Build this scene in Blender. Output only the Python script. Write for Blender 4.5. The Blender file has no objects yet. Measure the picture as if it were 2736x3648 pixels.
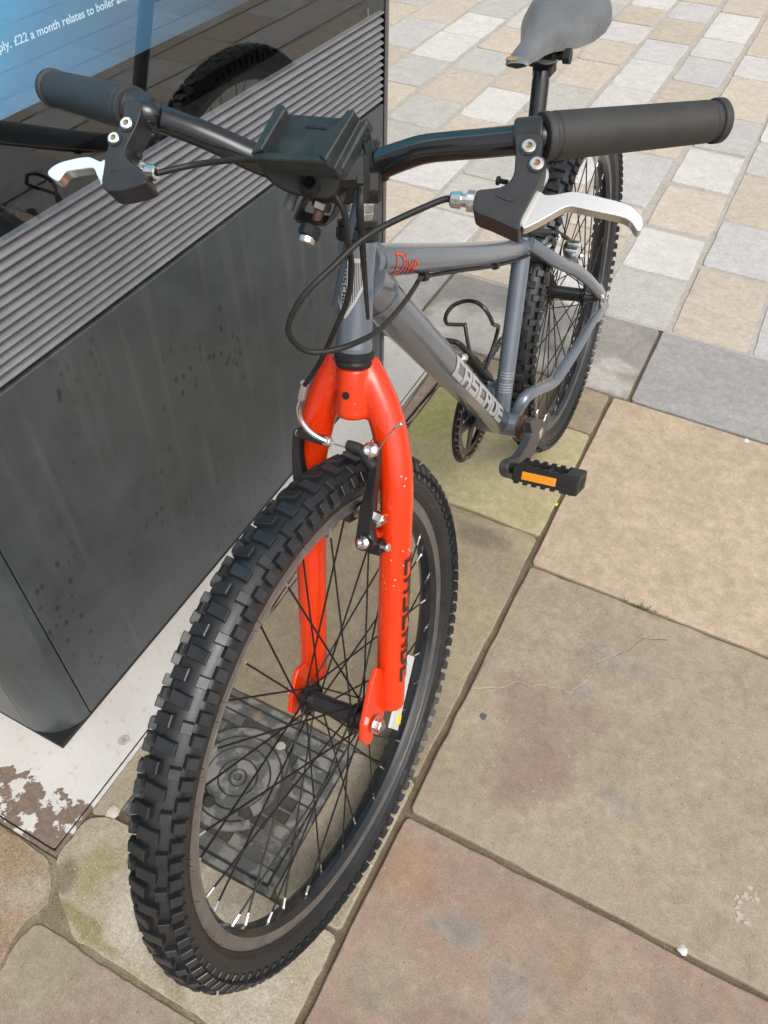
import bpy, math, random
from mathutils import Vector as V, Matrix
random.seed(7)
sc = bpy.context.scene
COL = sc.collection
R_ = math.radians

# ------------------------------------------------------------------ camera
CAM = V((0.0, 0.0, 1.2332))
PITCH, ROLL, YAW, FPX = 0.8413, 0.0191, 0.4616, 2794.6
IW, IH = 2736.0, 3648.0
cp, sp_, cy, sy = math.cos(PITCH), math.sin(PITCH), math.cos(YAW), math.sin(YAW)
fw = V((-sy * cp, cy * cp, -sp_)); rt = V((cy, sy, 0)); upv = rt.cross(fw)
c_, s_ = math.cos(ROLL), math.sin(ROLL)
CR = c_ * rt + s_ * upv
CU = -s_ * rt + c_ * upv
cam = bpy.data.cameras.new('camera'); cam_o = bpy.data.objects.new('camera', cam); COL.objects.link(cam_o)
m = Matrix((CR, CU, -fw)).transposed().to_4x4(); m.translation = CAM
cam_o.matrix_world = m
cam.sensor_fit = 'VERTICAL'; cam.sensor_height = 36.0; cam.lens = 36.0 * FPX / IH
cam.clip_start = 0.02; cam.clip_end = 500
sc.camera = cam_o
sc.render.resolution_x = 768; sc.render.resolution_y = 1024

# ------------------------------------------------------------------ light (overcast day)
SUN_EL, SUN_AZ = 52.0, 40.0          # degrees; azimuth from +X towards -Y is negative
w = bpy.data.worlds.new('World'); sc.world = w; w.use_nodes = True
nt = w.node_tree; bg = nt.nodes['Background']
sky = nt.nodes.new('ShaderNodeTexSky'); sky.sky_type = 'NISHITA'; sky.sun_disc = False
sun_dir = V((math.cos(R_(SUN_EL)) * math.cos(R_(-35)), math.cos(R_(SUN_EL)) * math.sin(R_(-35)), math.sin(R_(SUN_EL))))
sky.sun_elevation = R_(SUN_EL); sky.sun_rotation = math.atan2(sun_dir.x, sun_dir.y)
sky.air_density = 1.0; sky.dust_density = 6.0; sky.ozone_density = 1.0
hs = nt.nodes.new('ShaderNodeHueSaturation'); hs.inputs['Saturation'].default_value = 0.30
nt.links.new(sky.outputs[0], hs.inputs['Color']); nt.links.new(hs.outputs[0], bg.inputs[0])
bg.inputs[1].default_value = 0.145
sl = bpy.data.lights.new('sun', 'SUN'); sl.energy = 0.85; sl.angle = R_(40); sl.color = (1.0, 0.96, 0.9)
so = bpy.data.objects.new('sun', sl); COL.objects.link(so); so.location = (2, -2, 6)
so.rotation_euler = (-sun_dir).to_track_quat('-Z', 'Y').to_euler()
sc.view_settings.view_transform = 'Standard'; sc.view_settings.look = 'None'
sc.view_settings.gamma = 1.0; sc.view_settings.use_curve_mapping = False
sc.view_settings.exposure = 0.38

# ------------------------------------------------------------------ measuring helpers
def ray(q):
    return (((q[0] - IW / 2) / FPX) * CR - ((q[1] - IH / 2) / FPX) * CU + fw)
def AT(q, P, n):
    d = ray(q); return CAM + d * ((P - CAM).dot(n) / d.dot(n))
def AD(q, dist):
    return CAM + ray(q).normalized() * dist
def cr(x0, y0, s, pts):
    return [(x0 + a / s, y0 + b / s) for a, b in pts]
def frame(az, el):
    a = V((math.cos(az) * math.cos(el), math.sin(az) * math.cos(el), math.sin(el)))
    u = V((0, 0, 1)).cross(a).normalized(); return a, u, a.cross(u)
ORG = V((-0.2627, 0.3986, 0.3305))             # front hub centre
F0 = frame(R_(2.1), R_(7.7))                   # bicycle frame: lateral, rearward, up
F1 = frame(R_(0.12), R_(9.87))                 # front wheel and fork
HA = R_(69.2)
NAX = math.cos(HA) * F0[1] + math.sin(HA) * F0[2]
rotB = Matrix.Rotation(0.2065, 3, NAX)
FB = tuple(rotB @ q for q in F0)               # handlebar, turned about the steering axis
def L(F, r, l, v): return ORG + F[1] * r + F[0] * l + F[2] * v
def B0(r, l, v): return L(F0, r, l, v)
def B1(r, l, v): return L(F1, r, l, v)
def BB(r, l, v): return L(FB, r, l, v)
def A0(q, l=0): return AT(q, ORG + F0[0] * l, F0[0])
def A1(q, l=0): return AT(q, ORG + F1[0] * l, F1[0])
def AB(q, l=0): return AT(q, ORG + FB[0] * l, FB[0])
FN = math.sin(HA) * F1[1] - math.cos(HA) * F1[2]      # square to the fork legs, rearward
def AF(q, off=0): return AT(q, B1(0.119, 0, 0.2) + FN * off, FN)
def AG(q, z=0): return AT(q, V((0, 0, z)), V((0, 0, 1)))
KX = -0.715
def AK(q, x=KX): return AT(q, V((x, 0, 0)), V((1, 0, 0)))

# ------------------------------------------------------------------ mesh helpers
class M:
    def __init__(s): s.v = []; s.f = []; s.mi = []; s.sm = []
    def add(s, vs, fs, mi=0, sm=False):
        o = len(s.v); s.v += [V(q) for q in vs]
        for f in fs: s.f.append([i + o for i in f]); s.mi.append(mi); s.sm.append(sm)
        return s
    def build(s, name, mats, parent=None, label=None, center=True):
        if not isinstance(mats, (list, tuple)): mats = [mats]
        c = V((0, 0, 0))
        if center and s.v:
            lo = [min(q[i] for q in s.v) for i in range(3)]; hi = [max(q[i] for q in s.v) for i in range(3)]
            c = V([(a + b) / 2 for a, b in zip(lo, hi)])
        me = bpy.data.meshes.new(name); me.from_pydata([tuple(q - c) for q in s.v], [], s.f)
        for q in mats: me.materials.append(q)
        me.polygons.foreach_set('material_index', s.mi); me.polygons.foreach_set('use_smooth', s.sm)
        me.update()
        o = bpy.data.objects.new(name, me); COL.objects.link(o); o.location = c
        if parent: adopt(o, parent)
        if label: o['label'] = label
        return o
WLOC = {}
def wloc(o): return WLOC.get(o.name, o.location.copy())
def adopt(o, parent):
    WLOC[o.name] = o.location.copy()
    o.parent = parent; o.matrix_parent_inverse = Matrix.Translation(-wloc(parent))
def empty(name, loc, parent=None):
    o = bpy.data.objects.new(name, None); COL.objects.link(o); o.location = loc; o.empty_display_size = 0.1
    if parent: adopt(o, parent)
    return o
def tag(o, label=None, cat=None, group=None, kind=None):
    for k, q in (('label', label), ('category', cat), ('group', group), ('kind', kind)):
        if q: o[k] = q
    return o
def spline(pts, k=6):
    pts = [V(q) for q in pts]; out = []
    for i in range(len(pts) - 1):
        p0 = pts[max(i - 1, 0)]; p1 = pts[i]; p2 = pts[i + 1]; p3 = pts[min(i + 2, len(pts) - 1)]
        for j in range(k):
            t = j / k
            out.append(0.5 * ((2 * p1) + (p2 - p0) * t + (2 * p0 - 5 * p1 + 4 * p2 - p3) * t * t + (3 * p1 - p0 - 3 * p2 + p3) * t ** 3))
    return out + [pts[-1]]
def tube(mb, pts, rad, n=14, mi=0, sm=True, closed=False, caps=True, flat=None, up=None):
    pts = [V(q) for q in pts]; N = len(pts)
    rads = rad if isinstance(rad, (list, tuple)) else [rad] * N
    if len(rads) != N:
        rr = []
        for i in range(N):
            t = i / (N - 1) * (len(rads) - 1); k = min(int(t), len(rads) - 2); rr.append(rads[k] + (rads[k + 1] - rads[k]) * (t - k))
        rads = rr
    t0 = (pts[1] - pts[0]).normalized()
    a = up if up is not None else (V((0, 0, 1)) if abs(t0.z) < 0.9 else V((1, 0, 0)))
    e = (a - t0 * a.dot(t0)).normalized(); vs = []
    for i in range(N):
        if closed: t = (pts[(i + 1) % N] - pts[i - 1]).normalized()
        else: t = (pts[min(i + 1, N - 1)] - pts[max(i - 1, 0)]).normalized()
        e = (e - t * e.dot(t)).normalized(); g = t.cross(e)
        fx, fy = flat if flat else (1, 1)
        for j in range(n):
            an = 2 * math.pi * j / n
            vs.append(pts[i] + rads[i] * (math.cos(an) * e * fx + math.sin(an) * g * fy))
    fs = [[i * n + j, i * n + (j + 1) % n, ((i + 1) % N) * n + (j + 1) % n, ((i + 1) % N) * n + j] for i in range(N if closed else N - 1) for j in range(n)]
    mb.add(vs, fs, mi, sm)
    if caps and not closed:
        mb.add([vs[j] for j in range(n)][::-1], [list(range(n))], mi, False)
        mb.add([vs[(N - 1) * n + j] for j in range(n)], [list(range(n))], mi, False)
    return mb
def basis(d):
    d = V(d).normalized(); a = V((0, 0, 1)) if abs(d.z) < 0.9 else V((1, 0, 0))
    e = (a - d * a.dot(d)).normalized(); return d, e, d.cross(e)
def lathe(mb, o, d, prof, n=24, mi=0, sm=True, e=None, seg_mi=None, closed=False):
    d, e0, g = basis(d)
    if e is not None: e0 = (e - d * e.dot(d)).normalized(); g = d.cross(e0)
    vs = []
    for a, r in prof:
        for j in range(n):
            t = 2 * math.pi * j / n; vs.append(o + d * a + (e0 * math.cos(t) + g * math.sin(t)) * r)
    K = len(prof)
    for i in range(K if closed else K - 1):
        i2 = (i + 1) % K
        mb.add(vs[i * n:(i + 1) * n] + vs[i2 * n:(i2 + 1) * n], [[j, (j + 1) % n, n + (j + 1) % n, n + j] for j in range(n)], seg_mi[i] if seg_mi else mi, sm)
    return mb
def cyl(mb, a, b, r, n=16, mi=0, r2=None, sm=True, bev=0.0):
    a, b = V(a), V(b); h = (b - a).length; r2 = r if r2 is None else r2
    pr = [(0, 0.0001), (0, r - bev), (bev, r), (h - bev, r2), (h, r2 - bev), (h, 0.0001)] if bev else [(0, 0.0001), (0, r), (0, r), (h, r2), (h, r2), (h, 0.0001)]
    # split the rings so that the end caps stay flat
    d = b - a
    lathe(mb, a, d, pr[:2], n, mi, False); lathe(mb, a, d, pr[1:5] if bev else pr[2:4], n, mi, sm); lathe(mb, a, d, pr[-2:], n, mi, False)
    return mb
def hexa(mb, a, b, r, mi=0): return cyl(mb, a, b, r, 6, mi, sm=False, bev=r * 0.12)
def box(mb, c, ex, ey, ez, mi=0, bev=0.0):
    c = V(c); ex, ey, ez = V(ex), V(ey), V(ez)
    if bev:
        lx, ly, lz = ex.length, ey.length, ez.length
        vs = []; idx = {}
        for sx in (-1, 1):
            for sy2 in (-1, 1):
                for sz in (-1, 1):
                    for k in range(3):
                        q = [sx, sy2, sz]; ls = [lx, ly, lz]
                        q = [q[i] * (1 - (bev / ls[i] if i != k else 0)) for i in range(3)]
                        idx[(sx, sy2, sz, k)] = len(vs); vs.append(c + ex * q[0] + ey * q[1] + ez * q[2])
        fs = []
        for s in (-1, 1):
            fs.append([idx[(s, a, b, 0)] for a, b in ((-1, -1), (1, -1), (1, 1), (-1, 1))][::s])
            fs.append([idx[(a, s, b, 1)] for a, b in ((-1, -1), (-1, 1), (1, 1), (1, -1))][::s])
            fs.append([idx[(a, b, s, 2)] for a, b in ((-1, -1), (1, -1), (1, 1), (-1, 1))][::s])
        for a in (-1, 1):
            for b in (-1, 1):
                fs.append([idx[(-1, a, b, 1)], idx[(1, a, b, 1)], idx[(1, a, b, 2)], idx[(-1, a, b, 2)]][::a * b])
                fs.append([idx[(a, -1, b, 2)], idx[(a, 1, b, 2)], idx[(a, 1, b, 0)], idx[(a, -1, b, 0)]][::a * b])
                fs.append([idx[(a, b, -1, 0)], idx[(a, b, 1, 0)], idx[(a, b, 1, 1)], idx[(a, b, -1, 1)]][::a * b])
                for s in (-1, 1):
                    fs.append([idx[(a, b, s, k)] for k in range(3)][::-a * b * s])
        return mb.add(vs, fs, mi)
    vs = [c + ex * a + ey * b + ez * d for a in (-1, 1) for b in (-1, 1) for d in (-1, 1)]
    return mb.add(vs, [[0, 1, 3, 2], [4, 6, 7, 5], [0, 4, 5, 1], [2, 3, 7, 6], [0, 2, 6, 4], [1, 5, 7, 3]], mi)
def prism(mb, out, n, h0, h1, bev=0.0, mi=0):
    """outline (any orientation) extruded along n from h0 to h1, top edge bevelled"""
    n = V(n).normalized(); out = [V(q) for q in out]; K = len(out)
    c = sum(out, V((0, 0, 0))) / K
    ar = sum(((out[i] - c).cross(out[(i + 1) % K] - c) for i in range(K)), V((0, 0, 0)))
    if ar.dot(n) < 0: out = out[::-1]
    def inset(b):
        r = []
        for i in range(K):
            a = (out[i] - out[i - 1]).normalized(); d = (out[(i + 1) % K] - out[i]).normalized()
            na = n.cross(a); nd = n.cross(d); q = (na + nd)
            q = q / max(q.length, 1e-6); cs = max(q.dot(na), 0.45); r.append(out[i] + q * (b / cs))
        return r
    rings = [[q + n * h0 for q in (inset(bev) if bev else out)]]
    if bev: rings.append([q + n * (h0 + bev) for q in out]); rings.append([q + n * (h1 - bev) for q in out]); rings.append([q + n * h1 for q in inset(bev)])
    else: rings.append([q + n * h1 for q in out])
    for i in range(len(rings) - 1):
        mb.add(rings[i] + rings[i + 1], [[j, (j + 1) % K, K + (j + 1) % K, K + j] for j in range(K)], mi)
    mb.add(rings[-1], [list(range(K))], mi); mb.add(rings[0], [list(range(K))[::-1]], mi)
    return mb
def soften(o, w, seg=3, ang=35):
    for q in o.data.polygons: q.use_smooth = True
    md = o.modifiers.new('bevel', 'BEVEL'); md.width = w; md.segments = seg; md.limit_method = 'ANGLE'; md.angle_limit = R_(ang); md.harden_normals = True
    return o
def weld(o):
    import bmesh
    bm = bmesh.new(); bm.from_mesh(o.data); bmesh.ops.remove_doubles(bm, verts=bm.verts, dist=1e-6); bmesh.ops.recalc_face_normals(bm, faces=bm.faces); bm.to_mesh(o.data); bm.free(); return o
def fine_text(vs, fs, step_y):
    import bmesh
    bm = bmesh.new(); vv = [bm.verts.new(q) for q in vs]
    for f in fs:
        try: bm.faces.new([vv[i] for i in f])
        except ValueError: pass
    y0 = min(q.y for q in vs); y1 = max(q.y for q in vs); n = max(1, int((y1 - y0) / step_y))
    for i in range(1, n):
        bmesh.ops.bisect_plane(bm, geom=bm.verts[:] + bm.edges[:] + bm.faces[:], plane_co=(0, y0 + (y1 - y0) * i / n, 0), plane_no=(0, 1, 0))
    bm.verts.index_update(); r = [v.co.copy() for v in bm.verts], [[v.index for v in f.verts] for f in bm.faces]; bm.free(); return r
def smooth_poly(pts, k=4):
    n = len(pts); out = []
    P = [V(q) for q in pts]
    for i in range(n):
        p0, p1, p2, p3 = P[i - 1], P[i], P[(i + 1) % n], P[(i + 2) % n]
        for j in range(k):
            t = j / k
            out.append(0.5 * ((2 * p1) + (p2 - p0) * t + (2 * p0 - 5 * p1 + 4 * p2 - p3) * t * t + (3 * p1 - p0 - 3 * p2 + p3) * t ** 3))
    return out
def text_mesh(s, size=1.0, shear=0.0, bold=0.0):
    cu = bpy.data.curves.new('lettering', 'FONT'); cu.body = s; cu.size = size; cu.shear = shear; cu.offset = bold; cu.resolution_u = 4
    o = bpy.data.objects.new('lettering_source', cu); COL.objects.link(o)
    dg = bpy.context.evaluated_depsgraph_get(); ev = o.evaluated_get(dg); me = ev.to_mesh()
    vs = [q.co.copy() for q in me.vertices]; fs = [list(q.vertices) for q in me.polygons]
    ev.to_mesh_clear(); bpy.data.objects.remove(o); bpy.data.curves.remove(cu)
    return vs, fs

# ------------------------------------------------------------------ materials
def mat(name, col, rough=0.5, metal=0.0, var=0.0, vscale=30.0, bump=0.0, bscale=200.0, spec=0.5, coat=0.0, col2=None, rvar=0.0):
    m = bpy.data.materials.new(name); m.use_nodes = True; t = m.node_tree; b = t.nodes['Principled BSDF']
    b.inputs['Roughness'].default_value = rough; b.inputs['Metallic'].default_value = metal
    b.inputs['Specular IOR Level'].default_value = spec; b.inputs['Coat Weight'].default_value = coat; b.inputs['Coat Roughness'].default_value = 0.12
    geo = t.nodes.new('ShaderNodeNewGeometry')
    no = t.nodes.new('ShaderNodeTexNoise'); no.inputs['Scale'].default_value = vscale; no.inputs['Detail'].default_value = 6; no.inputs['Roughness'].default_value = 0.65
    t.links.new(geo.outputs['Position'], no.inputs['Vector'])
    rp = t.nodes.new('ShaderNodeValToRGB')
    c2 = col2 or tuple(q * (1 - var) for q in col); c3 = tuple(min(1, q * (1 + var * 0.7)) for q in col)
    rp.color_ramp.elements[0].position = 0.32; rp.color_ramp.elements[1].position = 0.68
    rp.color_ramp.elements[0].color = (*c2, 1); rp.color_ramp.elements[1].color = (*(col if col2 else c3), 1)
    t.links.new(no.outputs[0], rp.inputs[0]); t.links.new(rp.outputs[0], b.inputs['Base Color'])
    if rvar:
        mr = t.nodes.new('ShaderNodeMapRange'); mr.inputs[1].default_value = 0.3; mr.inputs[2].default_value = 0.7
        mr.inputs[3].default_value = rough - rvar; mr.inputs[4].default_value = rough + rvar
        t.links.new(no.outputs[0], mr.inputs[0]); t.links.new(mr.outputs[0], b.inputs['Roughness'])
    if bump:
        n2 = t.nodes.new('ShaderNodeTexNoise'); n2.inputs['Scale'].default_value = bscale; n2.inputs['Detail'].default_value = 5
        t.links.new(geo.outputs['Position'], n2.inputs['Vector'])
        bp = t.nodes.new('ShaderNodeBump'); bp.inputs['Strength'].default_value = bump; bp.inputs['Distance'].default_value = 0.002
        t.links.new(n2.outputs[0], bp.inputs['Height']); t.links.new(bp.outputs[0], b.inputs['Normal'])
    return m

def stone(name, c1, c2, c3, scale=5.0, stains=(), rough=0.75, grain=0.25, bump=0.5, moss=None, speck=0.0, dimple=None):
    """natural stone / concrete: two scales of mottling, grain, own stains with a shape"""
    m = bpy.data.materials.new(name); m.use_nodes = True; t = m.node_tree; N = t.nodes; Lk = t.links; b = N['Principled BSDF']
    b.inputs['Specular IOR Level'].default_value = 0.35
    geo = N.new('ShaderNodeNewGeometry'); oi = N.new('ShaderNodeObjectInfo')
    addv = N.new('ShaderNodeVectorMath'); addv.operation = 'MULTIPLY_ADD'
    Lk.new(oi.outputs['Random'], addv.inputs[0]); addv.inputs[1].default_value = (17, 23, 5); Lk.new(geo.outputs['Position'], addv.inputs[2])
    def noise(sc_, det=5, rg=0.6, src=None, dist=0.0):
        n = N.new('ShaderNodeTexNoise'); n.inputs['Scale'].default_value = sc_; n.inputs['Detail'].default_value = det; n.inputs['Roughness'].default_value = rg; n.inputs['Distortion'].default_value = dist
        Lk.new((src or addv).outputs[0], n.inputs['Vector']); return n
    def ramp(x, a, bb):
        r = N.new('ShaderNodeMapRange'); r.inputs[1].default_value = a; r.inputs[2].default_value = bb; Lk.new(x, r.inputs[0]); return r.outputs[0]
    def mix(f, a, bcol, mode='MIX'):
        x = N.new('ShaderNodeMix'); x.data_type = 'RGBA'; x.blend_type = mode
        if isinstance(f, float): x.inputs[0].default_value = f
        else: Lk.new(f, x.inputs[0])
        for i, q in ((6, a), (7, bcol)):
            if isinstance(q, tuple): x.inputs[i].default_value = (*q, 1)
            else: Lk.new(q, x.inputs[i])
        return x.outputs[2]
    def mul(a, k):
        x = N.new('ShaderNodeMath'); x.operation = 'MULTIPLY'
        Lk.new(a, x.inputs[0])
        if isinstance(k, float): x.inputs[1].default_value = k
        else: Lk.new(k, x.inputs[1])
        return x.outputs[0]
    n1 = noise(scale, 4, 0.55, dist=0.6); n2 = noise(scale * 3.1, 6, 0.65, dist=0.4); n3 = noise(420, 3, 0.7); n4 = noise(scale * 12, 5, 0.7)
    col = mix(ramp(n1.outputs[0], 0.36, 0.64), c1, c2)
    col = mix(mul(ramp(n2.outputs[0], 0.5, 0.72), 0.75), col, c3)
    for (x, y, rx, ry, rot, c, k) in stains:
        sub = N.new('ShaderNodeVectorMath'); sub.operation = 'SUBTRACT'; sub.inputs[1].default_value = (x, y, 0)
        wob = N.new('ShaderNodeVectorMath'); wob.operation = 'MULTIPLY_ADD'; wn = noise(9, 4, 0.6, src=geo)
        Lk.new(wn.outputs['Color'], wob.inputs[0]); wob.inputs[1].default_value = (0.09, 0.09, 0); 
        Lk.new(geo.outputs['Position'], sub.inputs[0]); Lk.new(sub.outputs[0], wob.inputs[2])
        off = N.new('ShaderNodeVectorMath'); off.operation = 'SUBTRACT'; off.inputs[1].default_value = (0.045, 0.045, 0); Lk.new(wob.outputs[0], off.inputs[0])
        mp = N.new('ShaderNodeMapping'); mp.vector_type = 'POINT'; mp.inputs['Rotation'].default_value = (0, 0, rot); mp.inputs['Scale'].default_value = (1, 1, 0)
        Lk.new(off.outputs[0], mp.inputs[0])
        sc2 = N.new('ShaderNodeVectorMath'); sc2.operation = 'MULTIPLY'; sc2.inputs[1].default_value = (1 / rx, 1 / ry, 0); Lk.new(mp.outputs[0], sc2.inputs[0])
        ln = N.new('ShaderNodeVectorMath'); ln.operation = 'LENGTH'; Lk.new(sc2.outputs[0], ln.inputs[0])
        f = ramp(ln.outputs['Value'], 1.25, 0.45)
        fa = N.new('ShaderNodeMath'); fa.operation = 'ADD'; Lk.new(f, fa.inputs[0]); Lk.new(mul(n2.outputs[0], 0.9), fa.inputs[1]); f = ramp(fa.outputs[0], 0.62, 1.30)
        col = mix(mul(f, float(k)), col, c)
    if moss:
        mf = mul(ramp(n2.outputs[0], 0.42, 0.7), float(moss[1])); col = mix(mf, col, moss[0])
    g = ramp(n3.outputs[0], 0.33, 0.67); g4 = ramp(n4.outputs[0], 0.3, 0.75)
    lo = tuple([1 - grain] * 3); hi = tuple([1 + grain * 0.55] * 3)
    col = mix(1.0, col, mix(g, lo, hi), 'MULTIPLY'); col = mix(1.0, col, mix(g4, (0.82, 0.82, 0.82), (1.12, 1.12, 1.12)), 'MULTIPLY')
    n5 = noise(26, 5, 0.7, dist=0.8); col = mix(1.0, col, mix(ramp(n5.outputs[0], 0.35, 0.68), (0.88, 0.87, 0.85), (1.07, 1.07, 1.07)), 'MULTIPLY')
    vd = N.new('ShaderNodeTexVoronoi'); vd.inputs['Scale'].default_value = 85; Lk.new(addv.outputs[0], vd.inputs['Vector'])
    sc3 = N.new('ShaderNodeSeparateColor'); Lk.new(vd.outputs['Color'], sc3.inputs[0])
    pit = mul(ramp(vd.outputs['Distance'], 0.20, 0.09), ramp(sc3.outputs[0], 0.80, 0.86)); col = mix(mul(pit, 0.55), col, tuple(q * 0.42 for q in c2))
    pal = mul(ramp(vd.outputs['Distance'], 0.17, 0.08), ramp(sc3.outputs[1], 0.86, 0.92)); col = mix(mul(pal, 0.5), col, tuple(min(1, q * 1.55) for q in c1))
    col = mix(1.0, col, mix(oi.outputs['Random'], (0.90, 0.895, 0.885), (1.04, 1.04, 1.04)), 'MULTIPLY')
    if speck:
        vo = N.new('ShaderNodeTexVoronoi'); vo.inputs['Scale'].default_value = 130; Lk.new(addv.outputs[0], vo.inputs['Vector'])
        col = mix(mul(ramp(vo.outputs['Distance'], 0.22, 0.10), float(speck)), col, tuple(min(1, q * 1.5) for q in c2))
    Lk.new(col, b.inputs['Base Color'])
    rr = N.new('ShaderNodeMapRange'); rr.inputs[1].default_value = 0.3; rr.inputs[2].default_value = 0.7; rr.inputs[3].default_value = rough - 0.12; rr.inputs[4].default_value = rough + 0.12
    Lk.new(n2.outputs[0], rr.inputs[0]); Lk.new(rr.outputs[0], b.inputs['Roughness'])
    bp = N.new('ShaderNodeBump'); bp.inputs['Strength'].default_value = bump; bp.inputs['Distance'].default_value = 0.0022
    hsum = N.new('ShaderNodeMath'); hsum.operation = 'ADD'; Lk.new(mul(n3.outputs[0], 0.35), hsum.inputs[0]); Lk.new(n4.outputs[0], hsum.inputs[1])
    hgt = hsum.outputs[0]
    if dimple:
        ck = N.new('ShaderNodeTexVoronoi'); ck.inputs['Scale'].default_value = dimple; ck.inputs['Randomness'].default_value = 0.15; Lk.new(geo.outputs['Position'], ck.inputs['Vector'])
        h2 = N.new('ShaderNodeMath'); h2.operation = 'ADD'; Lk.new(mul(ck.outputs['Distance'], -0.32), h2.inputs[0]); Lk.new(hgt, h2.inputs[1]); hgt = h2.outputs[0]
    Lk.new(hgt, bp.inputs['Height']); Lk.new(bp.outputs[0], b.inputs['Normal'])
    return m

BLACK = mat('black_plastic', (0.019, 0.0187, 0.018), 0.45, var=0.3, vscale=60, rvar=0.08, bump=0.06, bscale=500, spec=0.3)
LEVER_BLACK = mat('lever_plastic', (0.024, 0.0245, 0.027), 0.42, var=0.25, vscale=80, bump=0.12, bscale=900, spec=0.4)
MOUNT = mat('dusty_plastic', (0.016, 0.018, 0.018), 0.48, var=0.2, vscale=55, col2=(0.036, 0.043, 0.042), bump=0.06, bscale=400, spec=0.28)
RUBBER = mat('grip_rubber', (0.03, 0.029, 0.027), 0.62, var=0.2, vscale=60, bump=0.1, bscale=1200)
TYRE = mat('tyre_rubber', (0.015, 0.0165, 0.0185), 0.38, var=0.3, vscale=35, rvar=0.1, bump=0.1, bscale=600, spec=0.55)
TYRE_DUSTY = mat('tyre_rubber_dusty', (0.022, 0.0225, 0.0235), 0.55, var=0.3, vscale=35, rvar=0.1)
GLOSS_BLACK = mat('gloss_black_paint', (0.012, 0.013, 0.015), 0.2, var=0.2, vscale=40, coat=0.4, rvar=0.06)
ANOD = mat('black_anodised', (0.014, 0.014, 0.015), 0.3, metal=0.0, var=0.2, spec=0.6)
TRACK = mat('brake_track', (0.20, 0.188, 0.178), 0.42, metal=0.6, var=0.25, vscale=50, rvar=0.1)
CHROME = mat('bright_steel', (0.75, 0.74, 0.72), 0.2, metal=1.0, var=0.15, vscale=120, rvar=0.08)
ALU = mat('silver_alloy', (0.72, 0.72, 0.71), 0.26, metal=0.95, var=0.03, vscale=20)
DULL = mat('dull_steel', (0.42, 0.40, 0.37), 0.35, metal=0.9, var=0.3, vscale=150)
RUST = mat('rusty_steel', (0.16, 0.09, 0.06), 0.7, metal=0.3, var=0.5, vscale=220, bump=0.3)
SPOKE = mat('black_spoke', (0.02, 0.019, 0.018), 0.35, metal=0.5)
ORANGE = mat('orange_red_paint', (0.72, 0.036, 0.002), 0.23, var=0.14, vscale=700, coat=0.35, rvar=0.06, bump=0.03, bscale=60)
t = ORANGE.node_tree; b = t.nodes['Principled BSDF']; srcO = b.inputs['Base Color'].links[0].from_socket
geoO = t.nodes.new('ShaderNodeNewGeometry'); vO = t.nodes.new('ShaderNodeTexVoronoi'); vO.inputs['Scale'].default_value = 120; t.links.new(geoO.outputs['Position'], vO.inputs['Vector'])
nO = t.nodes.new('ShaderNodeTexNoise'); nO.inputs['Scale'].default_value = 9; nO.inputs['Detail'].default_value = 3; t.links.new(geoO.outputs['Position'], nO.inputs['Vector'])
aO = t.nodes.new('ShaderNodeMapRange'); aO.inputs[1].default_value = 0.17; aO.inputs[2].default_value = 0.10; t.links.new(vO.outputs['Distance'], aO.inputs[0])
cO = t.nodes.new('ShaderNodeMapRange'); cO.inputs[1].default_value = 0.60; cO.inputs[2].default_value = 0.68; t.links.new(nO.outputs[0], cO.inputs[0])
pO = t.nodes.new('ShaderNodeMath'); pO.operation = 'MULTIPLY'; t.links.new(aO.outputs[0], pO.inputs[0]); t.links.new(cO.outputs[0], pO.inputs[1])
xO = t.nodes.new('ShaderNodeMix'); xO.data_type = 'RGBA'; t.links.new(pO.outputs[0], xO.inputs[0]); t.links.new(srcO, xO.inputs[6]); xO.inputs[7].default_value = (0.70, 0.52, 0.46, 1); t.links.new(xO.outputs[2], b.inputs['Base Color'])
GREY = mat('blue_grey_paint', (0.155, 0.177, 0.213), 0.27, metal=0.35, var=0.07, vscale=12, coat=0.7)
SADDLE = mat('worn_saddle_vinyl', (0.135, 0.141, 0.146), 0.33, var=0.25, vscale=18, rvar=0.08, bump=0.05, bscale=900)
TAN = mat('worn_through_tan', (0.30, 0.18, 0.09), 0.7, var=0.4, vscale=200)
DECAL_W = mat('pale_decal', (0.43, 0.43, 0.425), 0.4, var=0.08, vscale=80)
DECAL_B = mat('black_decal', (0.02, 0.015, 0.014), 0.35)
DECAL_R = mat('red_decal', (0.80, 0.06, 0.03), 0.4)
AMBER = mat('amber_reflector', (0.85, 0.28, 0.01), 0.25, var=0.45, vscale=700, coat=0.5)
REFLECT = mat('prismatic_reflector', (0.62, 0.64, 0.62), 0.25, var=0.25, vscale=600, coat=0.4)
YELLOW = mat('yellow_label', (0.80, 0.62, 0.02), 0.5)
BLUETIE = mat('cable_tie_blue_black', (0.03, 0.05, 0.075), 0.35)
BOOT = mat('rubber_boot', (0.018, 0.018, 0.018), 0.6)
KPANEL = mat('kiosk_black_coating', (0.055, 0.064, 0.069), 0.36, var=0.22, vscale=14, rvar=0.07, bump=0.03, bscale=300, spec=0.5)
KDARK = mat('kiosk_gap', (0.006, 0.006, 0.006), 0.6)
KSLAT = mat('kiosk_slat_coating', (0.19, 0.19, 0.203), 0.42, var=0.12, vscale=25, rvar=0.06, spec=0.5)
KTRIM = mat('kiosk_edge_sett_reflection', (0.06, 0.055, 0.05), 0.35, var=0.15, vscale=12)  # brown of the reflected setts put into the far corner's colour

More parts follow.
